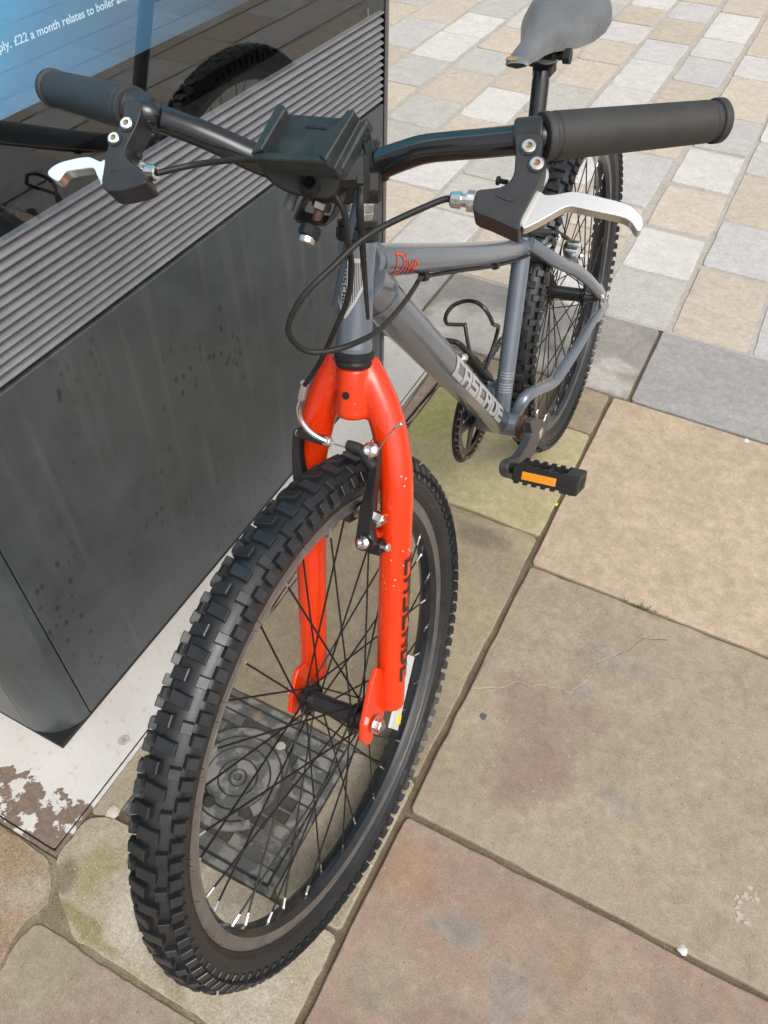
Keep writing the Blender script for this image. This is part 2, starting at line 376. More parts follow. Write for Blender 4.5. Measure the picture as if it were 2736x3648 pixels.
# spotted dirt on the lower kiosk panel
def spot_panel(m):
    t = m.node_tree; N = t.nodes; b = N['Principled BSDF']; src = b.inputs['Base Color'].links[0].from_socket
    geo = N.new('ShaderNodeNewGeometry'); mp = N.new('ShaderNodeMapping'); mp.inputs['Scale'].default_value = (1, 1.25, 0.8); t.links.new(geo.outputs['Position'], mp.inputs[0])
    vo = N.new('ShaderNodeTexVoronoi'); vo.inputs['Scale'].default_value = 46; t.links.new(mp.outputs[0], vo.inputs['Vector'])
    no = N.new('ShaderNodeTexNoise'); no.inputs['Scale'].default_value = 7; no.inputs['Detail'].default_value = 4; t.links.new(mp.outputs[0], no.inputs['Vector'])
    a = N.new('ShaderNodeMapRange'); a.inputs[1].default_value = 0.30; a.inputs[2].default_value = 0.16; t.links.new(vo.outputs['Distance'], a.inputs[0])
    c = N.new('ShaderNodeMapRange'); c.inputs[1].default_value = 0.50; c.inputs[2].default_value = 0.62; t.links.new(no.outputs[0], c.inputs[0])
    p = N.new('ShaderNodeMath'); p.operation = 'MULTIPLY'; t.links.new(a.outputs[0], p.inputs[0]); t.links.new(c.outputs[0], p.inputs[1])
    # pale runs down the panel
    mp2 = N.new('ShaderNodeMapping'); mp2.inputs['Scale'].default_value = (1, 26, 1.6); t.links.new(geo.outputs['Position'], mp2.inputs[0])
    n2 = N.new('ShaderNodeTexNoise'); n2.inputs['Scale'].default_value = 1.5; n2.inputs['Detail'].default_value = 5; t.links.new(mp2.outputs[0], n2.inputs['Vector'])
    s2 = N.new('ShaderNodeMapRange'); s2.inputs[1].default_value = 0.56; s2.inputs[2].default_value = 0.78; s2.inputs[4].default_value = 0.75; t.links.new(n2.outputs[0], s2.inputs[0])
    x = N.new('ShaderNodeMix'); x.data_type = 'RGBA'; t.links.new(p.outputs[0], x.inputs[0]); t.links.new(src, x.inputs[6]); x.inputs[7].default_value = (0.026, 0.027, 0.028, 1)
    y = N.new('ShaderNodeMix'); y.data_type = 'RGBA'; t.links.new(s2.outputs[0], y.inputs[0]); t.links.new(x.outputs[2], y.inputs[6]); y.inputs[7].default_value = (0.095, 0.099, 0.10, 1)
    t.links.new(y.outputs[2], b.inputs['Base Color'])
spot_panel(KPANEL)

GLASS = bpy.data.materials.new('kiosk_glass'); GLASS.use_nodes = True
t = GLASS.node_tree; t.nodes.clear(); out = t.nodes.new('ShaderNodeOutputMaterial'); mx = t.nodes.new('ShaderNodeMixShader')
fr = t.nodes.new('ShaderNodeFresnel'); fr.inputs[0].default_value = 2.05; tr = t.nodes.new('ShaderNodeBsdfTransparent'); tr.inputs[0].default_value = (0.93, 0.95, 0.95, 1)
gl = t.nodes.new('ShaderNodeBsdfGlossy'); gl.inputs['Roughness'].default_value = 0.012
gb = t.nodes.new('ShaderNodeNewGeometry'); inv = t.nodes.new('ShaderNodeMath'); inv.operation = 'SUBTRACT'; inv.inputs[0].default_value = 1.0; t.links.new(gb.outputs['Backfacing'], inv.inputs[1])
fm = t.nodes.new('ShaderNodeMath'); fm.operation = 'MULTIPLY'; t.links.new(fr.outputs[0], fm.inputs[0]); t.links.new(inv.outputs[0], fm.inputs[1])
t.links.new(fm.outputs[0], mx.inputs[0]); t.links.new(tr.outputs[0], mx.inputs[1]); t.links.new(gl.outputs[0], mx.inputs[2]); t.links.new(mx.outputs[0], out.inputs[0])

# lit advertising screen: its artwork runs from cyan (upper near side) to dark
SCREEN = bpy.data.materials.new('lit_screen_artwork'); SCREEN.use_nodes = True
t = SCREEN.node_tree; b = t.nodes['Principled BSDF']; b.inputs['Base Color'].default_value = (0.01, 0.02, 0.03, 1); b.inputs['Roughness'].default_value = 0.5
geo = t.nodes.new('ShaderNodeNewGeometry'); sx = t.nodes.new('ShaderNodeSeparateXYZ'); t.links.new(geo.outputs['Position'], sx.inputs[0])
ma = t.nodes.new('ShaderNodeMath'); ma.operation = 'MULTIPLY_ADD'; t.links.new(sx.outputs['Z'], ma.inputs[0]); ma.inputs[1].default_value = -1.3; t.links.new(sx.outputs['Y'], ma.inputs[2])
rp = t.nodes.new('ShaderNodeValToRGB'); mr = t.nodes.new('ShaderNodeMapRange'); mr.inputs[1].default_value = -0.85; mr.inputs[2].default_value = -0.10
t.links.new(ma.outputs[0], mr.inputs[0]); t.links.new(mr.outputs[0], rp.inputs[0])
E_ = rp.color_ramp.elements; E_[0].position = 0.0; E_[0].color = (0.05, 0.56, 0.82, 1); E_[1].position = 1.0; E_[1].color = (0.012, 0.035, 0.07, 1)
for q, c in ((0.22, (0.06, 0.34, 0.58)), (0.38, (0.07, 0.21, 0.36)), (0.62, (0.045, 0.12, 0.20))):
    e = E_.new(q); e.color = (*c, 1)
t.links.new(rp.outputs[0], b.inputs['Emission Color']); b.inputs['Emission Strength'].default_value = 0.95
SCREEN_TXT = mat('lit_screen_text', (0.5, 0.6, 0.68), 0.5); SCREEN_TXT.node_tree.nodes['Principled BSDF'].inputs['Emission Color'].default_value = (0.45, 0.62, 0.75, 1)
SCREEN_TXT.node_tree.nodes['Principled BSDF'].inputs['Emission Strength'].default_value = 0.42

# stones
PUR, RST, SLATEG, WET, MOSS = (0.285, 0.200, 0.160), (0.34, 0.225, 0.145), (0.27, 0.25, 0.225), (0.12, 0.105, 0.08), (0.275, 0.265, 0.12)
S_TOP = stone('sandstone_warm', (0.50, 0.395, 0.285), (0.455, 0.36, 0.26), (0.42, 0.33, 0.24), 4, rough=0.62)
S_MID = stone('sandstone_mid', (0.385, 0.315, 0.228), (0.34, 0.275, 0.20), (0.365, 0.287, 0.212), 5,
              stains=[(-0.02, 0.60, 0.06, 0.10, 0.2, PUR, 0.85), (-0.065, 0.71, 0.07, 0.055, 0.4, PUR, 0.7), (0.03, 0.72, 0.05, 0.04, 0, PUR, 0.5), (0.05, 0.86, 0.07, 0.035, 0, SLATEG, 0.45), (0.01, 0.77, 0.03, 0.02, 0, SLATEG, 0.5), (0.13, 0.60, 0.03, 0.025, 0, SLATEG, 0.5)])
S_LOW = stone('sandstone_rust', (0.365, 0.28, 0.205), (0.325, 0.235, 0.175), (0.30, 0.225, 0.19), 5,
              stains=[(-0.13, 0.37, 0.06, 0.05, 0.3, RST, 0.6), (-0.03, 0.335, 0.045, 0.03, 0, SLATEG, 0.8), (0.06, 0.28, 0.03, 0.05, 0, SLATEG, 0.6), (0.02, 0.20, 0.10, 0.05, 0, PUR, 0.7), (-0.11, 0.21, 0.05, 0.04, 0, (0.29, 0.26, 0.19), 0.6), (-0.12, 0.12, 0.08, 0.04, 0.3, PUR, 0.75), (0.13, 0.36, 0.04, 0.03, 0, RST, 0.5)])
S_MOSS = stone('sandstone_mossy', (0.47, 0.41, 0.245), (0.43, 0.375, 0.225), (0.46, 0.385, 0.25), 5, stains=[(-0.52, 1.33, 0.08, 0.12, 0.2, (0.40, 0.40, 0.14), 0.75), (-0.48, 1.14, 0.10, 0.08, 0, (0.33, 0.31, 0.16), 0.5), (-0.22, 1.12, 0.05, 0.05, 0, (0.36, 0.34, 0.15), 0.4)], moss=((0.36, 0.34, 0.15), 0.2))
S_WET = stone('sandstone_wet', (0.36, 0.295, 0.20), (0.305, 0.25, 0.165), (0.34, 0.28, 0.19), 6, stains=[(-0.28, 1.02, 0.065, 0.035, 0.2, (0.15, 0.12, 0.09), 0.6), (-0.23, 0.93, 0.05, 0.05, 0, (0.30, 0.245, 0.18), 0.55), (-0.24, 0.60, 0.06, 0.09, 0, (0.22, 0.185, 0.14), 0.5)], rough=0.55)
S_BEIGE = stone('sandstone_beige', (0.36, 0.29, 0.205), (0.33, 0.26, 0.18), (0.30, 0.24, 0.165), 6, stains=[(-0.20, 1.55, 0.05, 0.03, 0, (0.42, 0.33, 0.24), 0.5)])
S_FOOT = stone('sandstone_foot', (0.35, 0.285, 0.21), (0.31, 0.245, 0.185), (0.29, 0.235, 0.165), 7, stains=[(-0.52, 0.03, 0.05, 0.06, 0.3, (0.27, 0.26, 0.16), 0.5), (-0.42, -0.03, 0.08, 0.06, 0, (0.27, 0.195, 0.16), 0.6)])
S_CONC = stone('rough_concrete', (0.43, 0.375, 0.28), (0.395, 0.335, 0.245), (0.35, 0.305, 0.20), 7, stains=[(-0.44, 0.135, 0.07, 0.05, 0.5, (0.52, 0.48, 0.40), 0.6), (-0.54, 0.16, 0.03, 0.05, 0.2, (0.30, 0.28, 0.13), 0.6), (-0.582, 0.125, 0.03, 0.022, 0.8, (0.19, 0.155, 0.10), 0.8), (-0.50, 0.085, 0.07, 0.012, 0.15, (0.24, 0.22, 0.10), 0.8), (-0.40, 0.12, 0.09, 0.02, 0.5, (0.27, 0.225, 0.15), 0.7), (-0.33, 0.17, 0.05, 0.04, 0, (0.50, 0.46, 0.38), 0.45), (-0.24, 0.12, 0.04, 0.06, 0.2, (0.47, 0.44, 0.36), 0.4)], grain=0.3, bump=0.6, speck=0.35, dimple=190)
S_BROWN = stone('brown_concrete', (0.33, 0.235, 0.155), (0.40, 0.31, 0.225), (0.25, 0.18, 0.12), 9, stains=[(-0.60, 0.09, 0.05, 0.03, -0.6, (0.45, 0.39, 0.31), 0.5)], grain=0.4, bump=0.9)
S_MORT = stone('pinkish_mortar', (0.42, 0.33, 0.26), (0.40, 0.31, 0.23), (0.33, 0.27, 0.17), 9, grain=0.3, bump=0.6)
S_SLATE = stone('dark_slate_slab', (0.375, 0.368, 0.36), (0.35, 0.342, 0.335), (0.40, 0.39, 0.378), 4, rough=0.6)
S_SLATE_P = stone('slate_slab_stained', (0.285, 0.272, 0.255), (0.31, 0.295, 0.275), (0.34, 0.32, 0.295), 4, stains=[(-0.27, 1.64, 0.16, 0.055, 0.1, (0.53, 0.505, 0.465), 0.85), (-0.19, 1.71, 0.05, 0.03, 0, (0.53, 0.505, 0.465), 0.7), (-0.55, 1.69, 0.11, 0.12, 0.2, (0.55, 0.525, 0.48), 0.9), (-0.68, 1.66, 0.06, 0.14, 0.1, (0.55, 0.525, 0.48), 0.9), (-0.35, 1.76, 0.05, 0.04, 0.1, (0.44, 0.42, 0.39), 0.6)], rough=0.6)
T_BEIGE = stone('sett_beige', (0.545, 0.48, 0.395), (0.515, 0.455, 0.375), (0.54, 0.465, 0.37), 5, rough=0.7, grain=0.13, bump=0.35)
T_WHITE = stone('sett_white_granite', (0.59, 0.575, 0.555), (0.63, 0.615, 0.59), (0.565, 0.55, 0.53), 14, rough=0.65, grain=0.14, bump=0.35)
T_GREEN = stone('sett_green_grey', (0.475, 0.475, 0.445), (0.51, 0.505, 0.47), (0.45, 0.45, 0.425), 14, rough=0.7, grain=0.18, bump=0.5)
T_BLUE = stone('sett_blue_grey', (0.50, 0.497, 0.492), (0.53, 0.525, 0.518), (0.51, 0.50, 0.49), 10, rough=0.65, grain=0.13, bump=0.35)
JOINT = stone('joint_mortar', (0.205, 0.155, 0.10), (0.15, 0.115, 0.075), (0.14, 0.13, 0.065), 14, grain=0.45, bump=0.9)
JOINT_S = stone('sett_joint_mortar', (0.445, 0.42, 0.38), (0.425, 0.40, 0.36), (0.40, 0.375, 0.34), 10, grain=0.25, bump=0.6)

# ================================================================== ground and paving
g = M(); g.add([(-120, -120, -0.04), (120, -120, -0.04), (120, 120, -0.04), (-120, 120, -0.04)], [[0, 1, 2, 3]])
tag(g.build('ground', JOINT_S), kind='structure')
pv = M()
pv.add([(-3.2, -2.2, -0.0075), (3.2, -2.2, -0.0075), (3.2, 1.918, -0.0075), (-3.2, 1.918, -0.0075)], [[0, 1, 2, 3]], 0)
pv.add([(-4.6, 1.918, -0.0038), (4.0, 1.918, -0.0038), (4.0, 8.2, -0.0038), (-4.6, 8.2, -0.0038)], [[0, 1, 2, 3]], 1)
JOINT_M = stone('mossy_joint', (0.27, 0.235, 0.14), (0.19, 0.155, 0.10), (0.22, 0.215, 0.09), 22, grain=0.4, bump=0.8)
pv.add([(-1.2, -0.7, -0.0030), (-0.183, -0.7, -0.0030), (-0.183, 0.134, -0.0030), (-1.2, 0.134, -0.0030)], [[0, 1, 2, 3]], 2)
pavement = pv.build('pavement', [JOINT, JOINT_S, JOINT_M], center=False); tag(pavement, kind='structure')

def outline(poly, step, jit, rng, corner=0.0065):
    out = []; K = len(poly)
    if sum(poly[i][0] * poly[(i + 1) % K][1] - poly[(i + 1) % K][0] * poly[i][1] for i in range(K)) < 0: poly = poly[::-1]
    for i in range(K):
        a, b = V((*poly[i], 0)), V((*poly[(i + 1) % K], 0)); d = b - a; ln = d.length; n = max(2, int(ln / step)); nn = V((-d.y, d.x, 0)) / ln
        out.append(a + d / ln * corner + nn * rng.uniform(0, jit))
        for j in range(1, n): out.append(a + d * (j / n) + nn * rng.uniform(-jit, jit))
        out.append(b - d / ln * corner + nn * rng.uniform(0, jit))
    return out
def slab_mesh(poly, z=0.0, bev=0.003, step=0.05, jit=0.0009, seed=0, tilt=(0, 0), depth=0.03):
    rng = random.Random(seed); o = outline(poly, step, jit, rng); K = len(o); c = sum(o, V((0, 0, 0))) / K
    def zz(q): return z + (q.x - c.x) * tilt[0] + (q.y - c.y) * tilt[1]
    m = M(); r0 = [V((q.x, q.y, -depth)) for q in o]; r1 = [V((q.x, q.y, zz(q) - bev * 1.2)) for q in o]
    r2 = []; r3 = []
    for i, q in enumerate(o):
        t = (o[(i + 1) % K] - o[i - 1]).normalized(); n = V((-t.y, t.x, 0)); b = bev * rng.uniform(0.75, 1.2)
        q2 = q + n * b * 0.3; q3 = q + n * b * 0.9
        r2.append(V((q2.x, q2.y, zz(q2) - bev * 0.35))); r3.append(V((q3.x, q3.y, zz(q3))))
    rs = [r0, r1, r2, r3]
    for i in range(3): m.add(rs[i] + rs[i + 1], [[j, (j + 1) % K, K + (j + 1) % K, K + j] for j in range(K)], 0, False)
    if len(poly) == 4: m.add(r3 + [V((c.x, c.y, z))], [[j, (j + 1) % K, K] for j in range(K)], 0, False)
    else: m.add(r3, [list(range(K))], 0, False)
    return m
def rect(x0, x1, y0, y1): return [(x0, y0), (x1, y0), (x1, y1), (x0, y1)]
SD = [0]
def slab(poly, mt, **k):
    SD[0] += 1; k.setdefault('seed', SD[0] * 13)
    return slab_mesh(poly, **k).build('paving_slab', mt, pavement)
# big slabs right of the long joint
slab(rect(-0.1685, 0.76, 1.0035, 1.585), S_TOP, bev=0.003)
mid = slab_mesh(rect(-0.168, 0.78, 0.446, 0.9965), step=0.035, seed=5, jit=0.0014)
path = [AG(q) for q in cr(1200, 1800, 1.0801, [(520, 700), (590, 700), (640, 700), (700, 675), (760, 695), (800, 690), (850, 700), (890, 725), (950, 680), (1000, 610), (1070, 570), (1110, 560), (1180, 510), (1270, 515)])]
outer = [V((0.10, 0.985, 0)), V((-0.15, 0.985, 0)), V((-0.155, 0.83, 0))]
pth = []
for i in range(len(path) - 1):
    for j in range(3): pth.append(path[i].lerp(path[i + 1], j / 3) + V((random.uniform(-1, 1), random.uniform(-1, 1), 0)) * 0.002)
pth.append(path[-1])
fl = [V((q.x, q.y, 0.0028 * min(1, 0.35 + 0.2 * abs(i - len(pth) / 2) ** 0 ))) for i, q in enumerate(pth)]
fl = [V((q.x, q.y, 0.0012 * (1 - (i / len(pth)) ** 3) + 0.0003)) for i, q in enumerate(pth)]
mid.add([V((q.x + 0.002, q.y - 0.003, 0.0001)) for q in pth] + fl, [[j, j + 1, len(pth) + j + 1, len(pth) + j] for j in range(len(pth) - 1)], 0, False)
cen = V((-0.03, 0.93, 0.0004))
loop = fl + [V((q.x, q.y, 0.0004)) for q in outer]
mid.add(loop + [cen], [[j, (j + 1) % len(loop), len(loop)] for j in range(len(loop))], 0, False)
mid_o = mid.build('paving_slab', S_MID, pavement)
k = M(); rr_ = random.Random(5)
for i in range(len(pth) - 1):
    a, b = pth[i], pth[i + 1]; n = V((-(b - a).y, (b - a).x, 0)).normalized() * 0.0011 * rr_.uniform(0.3, 1.2); up_ = V((0, 0, 0.0004)); off = V((0.0012, -0.0022, 0))
    k.add([a + off - n + up_, b + off - n + up_, b + off + n + up_, a + off + n + up_], [[0, 1, 2, 3]])
k.build('crack_line', JOINT, mid_o)  # narrow dark strip laid along the crack
slab(rect(-0.168, 0.80, -0.13, 0.4375), S_LOW, step=0.035, jit=0.0014)
for (x0, x1, ys) in ((0.79, 1.66, (1.006, 1.583)), (0.79, 1.60, (0.449, 0.996)), (0.81, 1.7, (-0.13, 0.436)), (1.67, 2.6, (1.006, 1.583)), (1.61, 2.5, (0.449, 0.996)), (1.71, 2.6, (-0.13, 0.436)),
                     (-0.165, 0.7, (-0.75, -0.142)), (0.71, 1.6, (-0.75, -0.142)), (-0.165, 0.9, (-1.4, -0.76)), (0.91, 1.9, (-1.4, -0.76)), (-1.0, -0.178, (-1.2, -0.62)), (-2.0, -1.12, (-0.5, 0.13)), (-2.4, -1.2, (0.9, 1.583)), (-2.4, -1.2, (0.14, 0.89))):
    slab(rect(x0, x1, *ys), random.choice([S_TOP, S_BEIGE, S_FOOT]), step=0.1)
# left of the joint
slab(rect(-0.563, -0.178, 1.430, 1.585), S_BEIGE)
slab(rect(-0.563, -0.178, 1.078, 1.425), S_MOSS, step=0.035, jit=0.002, z=0.0005)
slab(rect(-0.563, -0.179, 0.498, 1.073), S_WET, step=0.035, jit=0.002)
slab(rect(-0.292, -0.179, 0.244, 0.4945), S_CONC, z=-0.001)
c7 = lambda p: [tuple(AG(q)[:2]) for q in cr(0, 2300, 1.641, p)]
slab(c7([(318, 1244), (333, 1300), (342, 1365), (330, 1425), (350, 1510), (392, 1600), (428, 1728)]) + [(-0.485, 0.0655), (-0.179, 0.068), (-0.179, 0.238), (-0.45, 0.232), (-0.577, 0.222), (-0.608, 0.205)], S_CONC, step=0.015, jit=0.0012, z=-0.001, bev=0.0018)
slab([(-0.6085, 0.210), (-0.5695, 0.228), (-0.5695, 0.494), (-0.6085, 0.494)], S_CONC, z=-0.001, bev=0.0015)
slab(rect(-0.6085, -0.5655, 0.497, 1.583), S_MORT, step=0.02, jit=0.003, z=-0.001)
slab(c7([(0, 1895), (100, 1718), (215, 1612), (430, 1738), (560, 1842), (700, 1925)]) + [(-0.36, 0.0590), (-0.179, 0.060), (-0.179, -0.61), (-0.70, -0.61)], S_FOOT, step=0.015, jit=0.0014, bev=0.002)
slab([(-1.10, 0.133), (-1.10, -0.40), (-0.72, -0.20)] + c7([(0, 1872), (90, 1690), (165, 1590), (262, 1535), (300, 1455), (300, 1380), (299, 1310), (294, 1258)]) + [(-0.66, 0.133)], S_BROWN, step=0.014, jit=0.0012, z=0.0, bev=0.0018)
# row of slate slabs, then the setts
slab(rect(-0.129, 0.74, 1.594, 1.915), S_SLATE); slab(rect(0.75, 1.65, 1.594, 1.915), S_SLATE); slab(rect(1.66, 2.6, 1.594, 1.915), S_SLATE)
slab(rect(-0.735, -0.137, 1.594, 1.915), S_SLATE_P); slab(rect(-1.55, -0.745, 1.594, 1.915), S_SLATE); slab(rect(-2.4, -1.56, 1.594, 1.915), S_SLATE)

Bg, Wh, Gn, Bl = T_BEIGE, T_WHITE, T_GREEN, T_BLUE
KNOWN = {  # column -> breaks and stones measured along it
    0: [(1.926, 2.283, Bg), (2.303, 2.60, Bl), (2.617, 2.97, Bg), (2.985, 3.26, Gn), (3.275, 3.55, Wh), (3.565, 3.86, Bg), (3.875, 4.2, Wh)],
    1: [(1.926, 2.178, Gn), (2.197, 2.443, Wh), (2.47, 2.77, Bg), (2.797, 3.10, Wh), (3.117, 3.437, Bl), (3.452, 3.885, Bg), (3.90, 4.172, Wh), (4.19, 4.52, Bg)],
    2: [(1.926, 2.20, Wh), (2.215, 2.34, Bg), (2.355, 2.55, Bg), (2.567, 2.96, Bl), (2.977, 3.30, Bg), (3.315, 3.722, Bg), (3.737, 4.038, Bl), (4.052, 4.318, Wh), (4.333, 4.733, Wh), (4.75, 5.1, Bg)],
    3: [(1.926, 2.27, Bg), (2.285, 2.62, Bg), (2.635, 2.95, Wh), (2.965, 3.235, Bg), (3.25, 3.538, Wh), (3.552, 3.886, Wh), (3.90, 4.172, Bl), (4.187, 4.516, Bg), (4.53, 4.82, Bl), (4.835, 5.2, Bg)],
    4: [(1.926, 2.234, Wh), (2.25, 2.497, Gn), (2.513, 2.80, Gn), (2.815, 3.10, Bg), (3.115, 3.443, Gn), (3.457, 3.766, Bg), (3.78, 4.06, Bg), (4.073, 4.343, Wh), (4.357, 4.63, Bg), (4.645, 4.95, Wh)],
    5: [(1.926, 2.335, Bg), (2.352, 2.65, Wh), (2.665, 2.945, Bg), (2.958, 3.272, Wh), (3.286, 3.60, Bg), (3.615, 3.99, Bg), (4.01, 4.2, Wh), (4.215, 4.6, Gn)],
    6: [(1.926, 2.43, Gn), (2.445, 2.778, Gn), (2.792, 3.053, Gn), (3.067, 3.384, Bg), (3.398, 3.665, Gn), (3.68, 4.005, Bg), (4.02, 4.35, Wh), (4.365, 4.7, Bg)],
    7: [(2.70, 3.12, Bg), (3.135, 3.446, Gn), (3.46, 3.786, Wh), (3.80, 4.108, Wh), (4.122, 4.45, Gn), (4.465, 4.8, Bg)],
    8: [(3.15, 3.505, Bg), (3.52, 3.90, Bl), (3.915, 4.3, Bg), (4.315, 4.6, Wh)],
}
X0 = [-0.107, -0.319, -0.541, -0.757, -0.972, -1.182, -1.408, -1.636, -1.862]; X1 = [0.088, -0.124, -0.347, -0.567, -0.780, -0.991, -1.206, -1.436, -1.659]
far = M(); far_n = 0; cells = []
for k in range(-17, 21):
    if 0 <= k <= 8: x0, x1 = X0[k], X1[k]
    elif k > 8: x0 = -1.862 - 0.218 * (k - 8); x1 = x0 + 0.202
    else: x0 = -0.107 + 0.212 * (-k); x1 = x0 + 0.196
    rng = random.Random(k * 31 + 5); ys = list(KNOWN.get(k, [])); out = []
    y = 1.926
    if ys:
        while y < ys[0][0] - 0.2: out.append((y, min(y + 0.3, ys[0][0] - 0.015), rng.choice([Bg, Wh, Gn, Bl]))); y += 0.315
        out += ys; y = ys[-1][1] + 0.015
    while y < 8.0:
        h = rng.choice([0.25, 0.29, 0.31, 0.36]); out.append((y, y + h, rng.choice([Bg, Bg, Wh, Wh, Gn, Bl]))); y += h + 0.015
    for (a, b, mt) in out: cells.append((k, x0, x1, a, b, mt))
def seen(c):
    k, x0, x1, a, b, mt = c; q = V(((x0 + x1) / 2, (a + b) / 2, 0)) - CAM; z = q.dot(fw)
    px, py = q.dot(CR) / z * FPX, q.dot(CU) / z * FPX
    return max(abs(px) - IW / 2, abs(py) - IH / 2, 0)
cells.sort(key=seen)
FARMATS = [Bg, Wh, Gn, Bl]
for i, (k, x0, x1, a, b, mt) in enumerate(cells):
    rng = random.Random(i * 7 + 3)
    def jq(): return rng.uniform(-0.003, 0.003)
    poly = [(x0 + jq(), a + jq()), (x1 + jq(), a + jq()), (x1 + jq(), b + jq()), (x0 + jq(), b + jq())]
    sm_ = slab_mesh(poly, z=rng.uniform(-0.0012, 0.0018), bev=0.0019, step=0.05, jit=0.0018, seed=i, tilt=(rng.uniform(-.008, .008), rng.uniform(-.008, .008)), depth=0.02)
    if i < 270: sm_.build('stone_sett', mt, pavement)
    else:
        o = len(far.v); far.v += sm_.v; mi = FARMATS.index(mt)
        far.f += [[j + o for j in f] for f in sm_.f]; far.mi += [mi] * len(sm_.f); far.sm += sm_.sm
tag(far.build('far_setts', FARMATS, pavement), kind='stuff')

# ================================================================== metal plate under the kiosk
PLATE = bpy.data.materials.new('chipped_white_paint'); PLATE.use_nodes = True
t = PLATE.node_tree; b = t.nodes['Principled BSDF']; b.inputs['Roughness'].default_value = 0.5
geo = t.nodes.new('ShaderNodeNewGeometry')
def nz(scale, det=6, r=0.65):
    n = t.nodes.new('ShaderNodeTexNoise'); n.inputs['Scale'].default_value = scale; n.inputs['Detail'].default_value = det; n.inputs['Roughness'].default_value = r
    t.links.new(geo.outputs['Position'], n.inputs['Vector']); return n.outputs[0]
def mth(op, a, b2):
    x = t.nodes.new('ShaderNodeMath'); x.operation = op
    for i, q in enumerate((a, b2)):
        if isinstance(q, (int, float)): x.inputs[i].default_value = q
        else: t.links.new(q, x.inputs[i])
    return x.outputs[0]
def mrg(x, a, b2, c=0.0, d=1.0):
    r = t.nodes.new('ShaderNodeMapRange')
    for i, q in enumerate((a, b2, c, d)): r.inputs[i + 1].default_value = q
    t.links.new(x, r.inputs[0]); return r.outputs[0]
def mxc(f, a, b2):
    x = t.nodes.new('ShaderNodeMix'); x.data_type = 'RGBA'; t.links.new(f, x.inputs[0])
    for i, q in ((6, a), (7, b2)):
        if isinstance(q, tuple): x.inputs[i].default_value = (*q, 1)
        else: t.links.new(q, x.inputs[i])
    return x.outputs[2]
sx = t.nodes.new('ShaderNodeSeparateXYZ'); t.links.new(geo.outputs['Position'], sx.inputs[0])
chip = mth('ADD', nz(36, 7, 0.6), mth('MULTIPLY', mrg(sx.outputs['Y'], 0.205, 0.255), -0.35))
chip = mth('ADD', chip, mth('MULTIPLY', mrg(sx.outputs['X'], -0.68, -0.63), 0.05))
chipf = mrg(chip, 0.475, 0.495)
paint = mxc(mrg(nz(6), 0.35, 0.7), (0.61, 0.592, 0.565), (0.53, 0.505, 0.47))
paint = mxc(mth('MULTIPLY', mrg(nz(60), 0.56, 0.74), 0.6), paint, (0.36, 0.31, 0.25))
under = mxc(mrg(nz(160), 0.3, 0.7), (0.13, 0.095, 0.075), (0.24, 0.17, 0.125))
t.links.new(mxc(chipf, paint, under), b.inputs['Base Color'])
bp = t.nodes.new('ShaderNodeBump'); bp.inputs['Strength'].default_value = 0.5; bp.inputs['Distance'].default_value = 0.002; bp.invert = True
t.links.new(mth('ADD', chipf, mth('MULTIPLY', nz(200), 0.25)), bp.inputs['Height']); t.links.new(bp.outputs[0], b.inputs['Normal'])
plate = M(); prism(plate, [(-1.24, 0.144, 0), (-0.6205, 0.144, 0), (-0.6175, 0.147, 0), (-0.6175, 1.54, 0), (-1.24, 1.54, 0)], (0, 0, 1), -0.02, 0.0030, 0.0008)
plate_o = plate.build('base_plate', PLATE); tag(plate_o, 'white painted metal ground plate with chipped corner under the black kiosk', 'plate')
fr_ = M()
prism(fr_, [(-1.245, 0.1365, 0), (-0.609, 0.1365, 0), (-0.609, 1.55, 0), (-0.6150, 1.55, 0), (-0.6150, 0.1415, 0), (-1.245, 0.1415, 0)], (0, 0, 1), -0.02, 0.0022, 0.0006)
fr_.build('plate_rim', PLATE, plate_o)
gp = M(); prism(gp, [(-1.245, 0.1417, 0), (-0.6152, 0.1417, 0), (-0.6152, 1.549, 0), (-1.245, 1.549, 0)], (0, 0, 1), -0.03, 0.0012); gp.build('rim_gap', KDARK, plate_o)
sc_c = AG((0 + 1224 / 2.765, 2500 + 385 / 2.765), 0.003)
s1 = M(); cyl(s1, sc_c, sc_c + V((0, 0, 0.0016)), 0.0095, 24, bev=0.0006); cyl(s1, sc_c + V((0, 0, .0016)), sc_c + V((0, 0, 0.0020)), 0.0045, 16, mi=1)
s1.build('plate_screw', [mat('painted_screw', (0.50, 0.48, 0.45), 0.45, metal=0.2, var=0.3, vscale=300), mat('painted_screw_socket', (0.33, 0.31, 0.28), 0.6)], plate_o)

